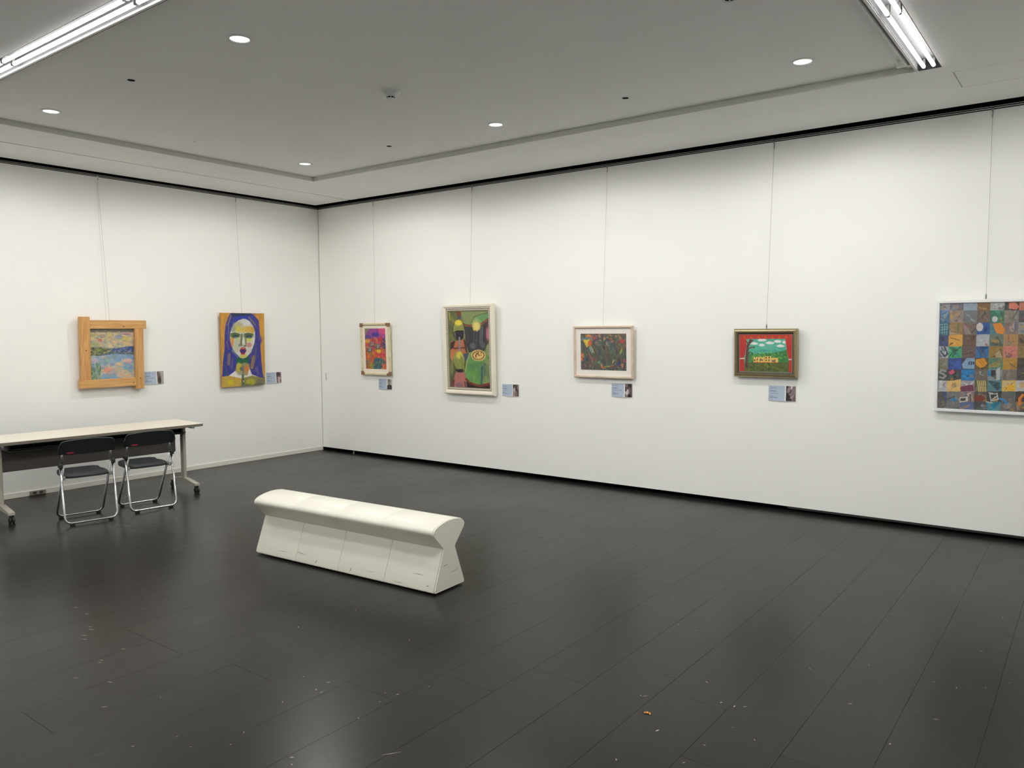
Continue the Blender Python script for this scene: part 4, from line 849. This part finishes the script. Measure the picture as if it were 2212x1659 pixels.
# ------------------------------------------------------------------ folding table
tb = empty('folding_table', (0.905, -3.425, 0), math.radians(-4.0)); tag(tb, 'long cream topped folding table on castors by the left wall', 'table')
def rounded_rect_prism(name, hx, hy, z0, z1, r, m, parent, n=6):
    pts = []
    for cx_, cy_, a0 in ((hx - r, hy - r, 0), (-hx + r, hy - r, 90), (-hx + r, -hy + r, 180), (hx - r, -hy + r, 270)):
        for k in range(n + 1): a = math.radians(a0 + 90 * k / n); pts.append((cx_ + r * math.cos(a), cy_ + r * math.sin(a)))
    bm = bmesh.new(); A = [bm.verts.new((x, y, z0)) for x, y in pts]; B = [bm.verts.new((x, y, z1)) for x, y in pts]; N = len(pts)
    for k in range(N): bm.faces.new((A[k], A[(k + 1) % N], B[(k + 1) % N], B[k]))
    bm.faces.new(A[::-1]); bm.faces.new(B)
    return bm_obj(name, bm, m, parent)
rounded_rect_prism('tabletop', 0.300, 0.900, 0.684, 0.7, 0.03, M['tabletop'], tb)
rounded_rect_prism('edge_band', 0.3015, 0.9015, 0.672, 0.697, 0.03, M['edge'], tb)
for s in (-1, 1):
    y = s * 0.825
    lg = box('leg', -0.035, 0.035, y - .016, y + .016, 0.10, 0.672, M['tmetal'], tb, 0.008, 2)
    # sloped foot bar
    bm = bmesh.new(); pr = [(-0.265, 0.070), (-0.265, 0.092), (-0.05, 0.125), (0.05, 0.125), (0.275, 0.092), (0.275, 0.070), (0.05, 0.085), (-0.05, 0.085)]
    A = [bm.verts.new((x, y - .024, z)) for x, z in pr]; B = [bm.verts.new((x, y + .024, z)) for x, z in pr]; N = len(pr)
    for k in range(N): bm.faces.new((A[k], A[(k + 1) % N], B[(k + 1) % N], B[k]))
    bm.faces.new(A[::-1]); bm.faces.new(B); bmesh.ops.recalc_face_normals(bm, faces=bm.faces)
    bm_obj('foot', bm, M['tmetal'], tb)
    for x in (-0.245, 0.255):
        cs = box('castor', x - .014, x + .014, y - .017, y + .017, 0.038, 0.072, M['rubber'], tb, 0.004)
        for dy in (-0.013, 0.013):
            bm = bmesh.new(); add_lathe(bm, [(0.008, -0.009), (0.022, -0.009), (0.025, -0.005), (0.025, 0.005), (0.022, 0.009), (0.008, 0.009)], seg=20, cap0=True, cap1=True)
            bmesh.ops.rotate(bm, verts=bm.verts, matrix=Matrix.Rotation(math.pi / 2, 3, 'X')); bmesh.ops.translate(bm, verts=bm.verts, vec=(x + .006, y + dy, 0.025)); bmesh.ops.recalc_face_normals(bm, faces=bm.faces)
            bm_obj('wheel', bm, M['rubber'] if dy < 0 else M['darkgrey'], cs, False)
    br = box('flip_bracket', -0.10, 0.10, y - .05 * s - .012, y - .05 * s + .012, 0.60, 0.672, M['blackp'], tb, 0.006)
    tube('lever', round_path([(0.03, y + .012 * s, 0.668), (0.05, y + .045 * s, 0.640), (0.09, y + .055 * s, 0.640), (0.12, y + .04 * s, 0.668)], .015), 0.006, M['blackp'], tb, 8)
    tube('bag_hook', round_path([(0.16, y + .02 * s, 0.671), (0.16, y + .02 * s, 0.648), (0.205, y + .02 * s, 0.648), (0.21, y + .02 * s, 0.660)], .01), 0.005, M['white_frame'], tb, 8)
box('cross_beam', -0.025, 0.025, -0.81, 0.81, 0.628, 0.668, M['blackp'], tb, 0.004)
bm = bmesh.new()                                                   # folded modesty panel
pr = [(-0.12, 0.588), (-0.095, 0.515), (-0.105, 0.512), (-0.105, 0.392), (-0.115, 0.385), (-0.118, 0.385), (-0.110, 0.392), (-0.110, 0.510), (-0.126, 0.588)]
A = [bm.verts.new((x, -0.795, z)) for x, z in pr]; B = [bm.verts.new((x, 0.795, z)) for x, z in pr]; N = len(pr)
for k in range(N): bm.faces.new((A[k], A[(k + 1) % N], B[(k + 1) % N], B[k]))
bm.faces.new(A[::-1]); bm.faces.new(B); bmesh.ops.recalc_face_normals(bm, faces=bm.faces)
bm_obj('modesty_panel', bm, M['modesty'], tb)
tube('shelf_rod', [(0.16, -0.78, 0.612), (0.16, 0.78, 0.612)], 0.0045, M['darkgrey'], tb, 8)
tube('shelf_rod', [(0.02, -0.78, 0.600), (0.02, 0.78, 0.600)], 0.0045, M['darkgrey'], tb, 8)
box('shelf_back', -0.134, -0.128, -0.79, 0.79, 0.575, 0.671, M['blackp'], tb)
box('shelf', -0.13, 0.15, -0.78, 0.78, 0.594, 0.600, M['blackp'], tb)
for y in (-0.6, 0, 0.6): tube('shelf_hanger', [(0.155, y, 0.612), (0.155, y, 0.672)], 0.004, M['blackp'], tb, 8)

# ------------------------------------------------------------------ folding chairs (back towards +X in local space)
def make_chair(loc, rz, label):
    t = empty('folding_chair', loc, rz); tag(t, label, 'chair', 'folding chairs at the table')
    R = 0.0095; hw = 0.205
    zf = 0.021
    rear = round_path([(0.105, -hw, 0.500), (0.190, -hw, zf), (0.190, hw, zf), (0.105, hw, 0.500)], 0.055, 8)
    front = round_path([(0.120, -hw + .021, 0.500), (-0.175, -hw + .021, zf), (-0.175, hw - .021, zf), (0.120, hw - .021, 0.500)], 0.055, 8)
    tube('rear_leg_frame', rear, R, M['chrome'], t, 12)
    tube('front_leg_frame', front, R, M['chrome'], t, 12)
    for s in (-1, 1):
        tube('backrest_post', [(0.108, s * (hw - .015), 0.495), (0.108, s * (hw - .016), 0.58), (0.118, s * (hw - .022), 0.66)], 0.0085, M['chrome'], t, 10)
        box('pivot_bracket', 0.085, 0.140, s * hw - .016, s * hw + .014, 0.485, 0.520, M['blackp'], t, 0.006, 2)
        box('seat_bracket', 0.055, 0.115, s * (hw - .020) - .012, s * (hw - .020) + .016, 0.378, 0.408, M['greyclip'], t, 0.006, 2)
        for x in (0.190, -0.175):
            box('rubber_foot', x - .013, x + .013, s * (hw - .055) - .018, s * (hw - .055) + .018, 0.0, 0.018, M['rubber'], t, 0.003)
    # backrest: curved shell with arched top edge
    nu, nv = 18, 8; hb = 0.222
    bm = bmesh.new(); lay = []
    for side in (0, 1):
        g_ = []
        for i in range(nv + 1):
            row = []
            for j in range(nu + 1):
                u = -1 + 2 * j / nu; v = i / nv
                au = abs(u); zt = 0.722 - 0.022 * u * u - (0.045 * max(0, (au - .86) / .14) ** 2)
                zb = 0.592 + 0.004 * u * u
                z = zb + (zt - zb) * v
                x = 0.140 + 0.032 * v - 0.028 * (1 - 0) * (u * u) + (0.0 if side == 0 else -0.012)
                x += 0.010 * (1 - u * u)
                row.append(bm.verts.new((x + (0.006 * v * v if side == 0 else 0), u * hb, z)))
            g_.append(row)
        lay.append(g_)
    for side in (0, 1):
        for i in range(nv):
            for j in range(nu):
                f = (lay[side][i][j], lay[side][i][j + 1], lay[side][i + 1][j + 1], lay[side][i + 1][j]); bm.faces.new(f if side == 0 else f[::-1])
    rim = [(0, j) for j in range(nu)] + [(i, nu) for i in range(nv)] + [(nv, j) for j in range(nu, 0, -1)] + [(i, 0) for i in range(nv, 0, -1)]
    for k in range(len(rim)):
        a, b = rim[k], rim[(k + 1) % len(rim)]
        bm.faces.new((lay[0][a[0]][a[1]], lay[1][a[0]][a[1]], lay[1][b[0]][b[1]], lay[0][b[0]][b[1]]))
    bmesh.ops.recalc_face_normals(bm, faces=bm.faces)
    bk = sharp(bm_obj('backrest', bm, M['blackp'], t, True), 50)
    # light top edge and red sticker
    xt = lambda u, v: 0.140 + 0.032 * v - 0.028 * u * u + 0.010 * (1 - u * u) + 0.006 * v * v
    pts = []
    for j in range(25):
        u = -0.97 + 1.94 * j / 24; au = abs(u); zt = 0.722 - 0.022 * u * u - (0.045 * max(0, (au - .86) / .14) ** 2); pts.append((xt(u, 1) - .003, u * hb, zt + .001))
    tube('top_edge', pts, 0.0055, M['seat'], bk, 8)
    vs = []
    for k in range(14):
        a = 2 * math.pi * k / 14; u = -0.60 + 0.135 * math.cos(a); v = 0.13 + 0.048 * math.sin(a); vs.append((xt(u, v) + 0.0012, u * hb, 0.592 + 0.13 * v))
    mesh_obj('red_sticker', vs, [tuple(range(14))], M['red'], bk)
    # seat: moulded pad
    n = 22; bm = bmesh.new(); top = []; bot = []
    def outl(k):
        a = 2 * math.pi * k / 44; cx_, sx_ = math.cos(a), math.sin(a); e = 0.45
        x = math.copysign(abs(cx_) ** e, cx_) * 0.185; y = math.copysign(abs(sx_) ** e, sx_) * (0.186 - 0.012 * (x < 0))
        return x - 0.065, y
    rings = []
    for sc, z in ((0.97, 0.386), (1.0, 0.396), (1.0, 0.408), (0.96, 0.418), (0.80, 0.4165), (0.4, 0.409)):
        rings.append([bm.verts.new(((outl(k)[0] + .065) * sc - .065, outl(k)[1] * sc, z + (0.010 if outl(k)[0] < -0.15 and z > .4 else 0))) for k in range(44)])
    for A, B in zip(rings, rings[1:]):
        for k in range(44): bm.faces.new((A[k], A[(k + 1) % 44], B[(k + 1) % 44], B[k]))
    bm.faces.new(rings[0][::-1]); bm.faces.new(rings[-1]); bmesh.ops.recalc_face_normals(bm, faces=bm.faces)
    sharp(bm_obj('seat', bm, M['seat'], t, True), 60)
    return t
make_chair((1.457, -3.815, 0), math.radians(-10.0), 'black backed folding chair at the table, nearer the left picture edge')
make_chair((1.440, -3.265, 0), math.radians(-7.0), 'black backed folding chair at the table end nearer the room corner')

# ------------------------------------------------------------------ small things
t = empty('wall_socket', (0.010, -3.62, 0.004)); tag(t, 'small grey socket cover on the white baseboard behind the table', 'socket')
box('cover', 0.0, 0.012, -0.075, 0.075, 0.0, 0.042, M['socket'], t, 0.003)
for dy in (-0.03, 0.03): box('outlet', 0.0115, 0.0135, dy - .016, dy + .016, 0.010, 0.032, M['darkgrey'], t, 0.0008)

# pale scratches and flecks on the floor boards
FL = [(3.705, -4.9), (3.866, -4.914), (4.084, -4.998), (4.13, -5.013), (4.188, -5.073), (4.244, -5.099), (4.537, -5.041), (4.587, -5.175), (4.609, -5.193), (4.693, -5.342), (4.865, -5.27), (5.091, -5.404), (4.516, -3.924), (5.644, -4.095), (5.019, -4.32), (5.547, -4.7), (5.689, -4.67), (5.702, -4.752), (5.742, -4.756), (5.678, -4.917), (5.979, -4.59), (6.034, -4.567), (6.021, -4.663), (6.056, -4.817), (5.51, -5.495), (5.698, -5.364), (5.809, -5.259), (6.081, -5.175), (6.122, -5.207), (5.769, -5.173), (5.201, -5.21), (5.58, -5.352), (6.095, -4.428), (5.079, -3.958), (4.585, -4.367),
      (6.912, -3.936), (7.095, -3.638), (7.345, -3.965), (7.452, -4.009), (7.308, -4.163), (7.433, -3.213), (7.65, -3.007), (7.677, -3.472), (7.997, -3.405), (7.887, -3.728), (8.209, -2.834), (8.128, -2.955), (8.023, -3.032), (7.931, -3.021), (8.049, -1.753), (8.102, -1.908), (7.03, -2.809), (6.8, -3.085), (6.683, -3.061), (6.167, -2.546), (6.495, -2.73), (8.064, -2.504), (7.322, -3.765), (7.225, -3.789), (7.284, -3.788), (7.083, -4.458), (7.297, -4.326)]
vs = []; fs = []; r_ = random.Random(8)
def fleck(x, y, L, wd, a):
    k = len(vs); ca, sa = math.cos(a), math.sin(a)
    for u, v in ((-L, 0), (0, -wd), (L, 0), (0, wd)): vs.append((x + u * ca - v * sa, y + u * sa + v * ca, 0.0006))
    fs.append((k, k + 1, k + 2, k + 3))
for i, (x, y) in enumerate(FL):
    if i < 12: fleck(x, y, r_.uniform(.014, .024), .0022, 0.55 + r_.uniform(-.15, .15))
    else: fleck(x, y, r_.uniform(.004, .011), r_.uniform(.0018, .003), r_.uniform(0, 3))
fleck(6.367, -4.932, .045, .002, 0.95); fleck(6.93, -3.93, .018, .002, .9); fleck(7.11, -4.17, .012, .004, 1.3)
o = mesh_obj('fleck', vs, fs, M['fleck'], fl); tag(o, 'pale scratches and flecks', kind='stuff')
t = empty('crumb', (7.011, -4.066, 0.0)); tag(t, 'tiny orange crumb lying on the dark floor', 'crumb')
bm = bmesh.new()
for dx, dy, s_ in ((0, 0, .006), (.010, .004, .004), (-.010, -.002, .004), (.014, -.003, .003), (-.004, .006, .003)): add_box(bm, dx - s_, dx + s_, dy - s_, dy + s_, 0.0, s_ * 1.1, s_ * .4)
bm_obj('flakes', bm, M['crumb'], t)
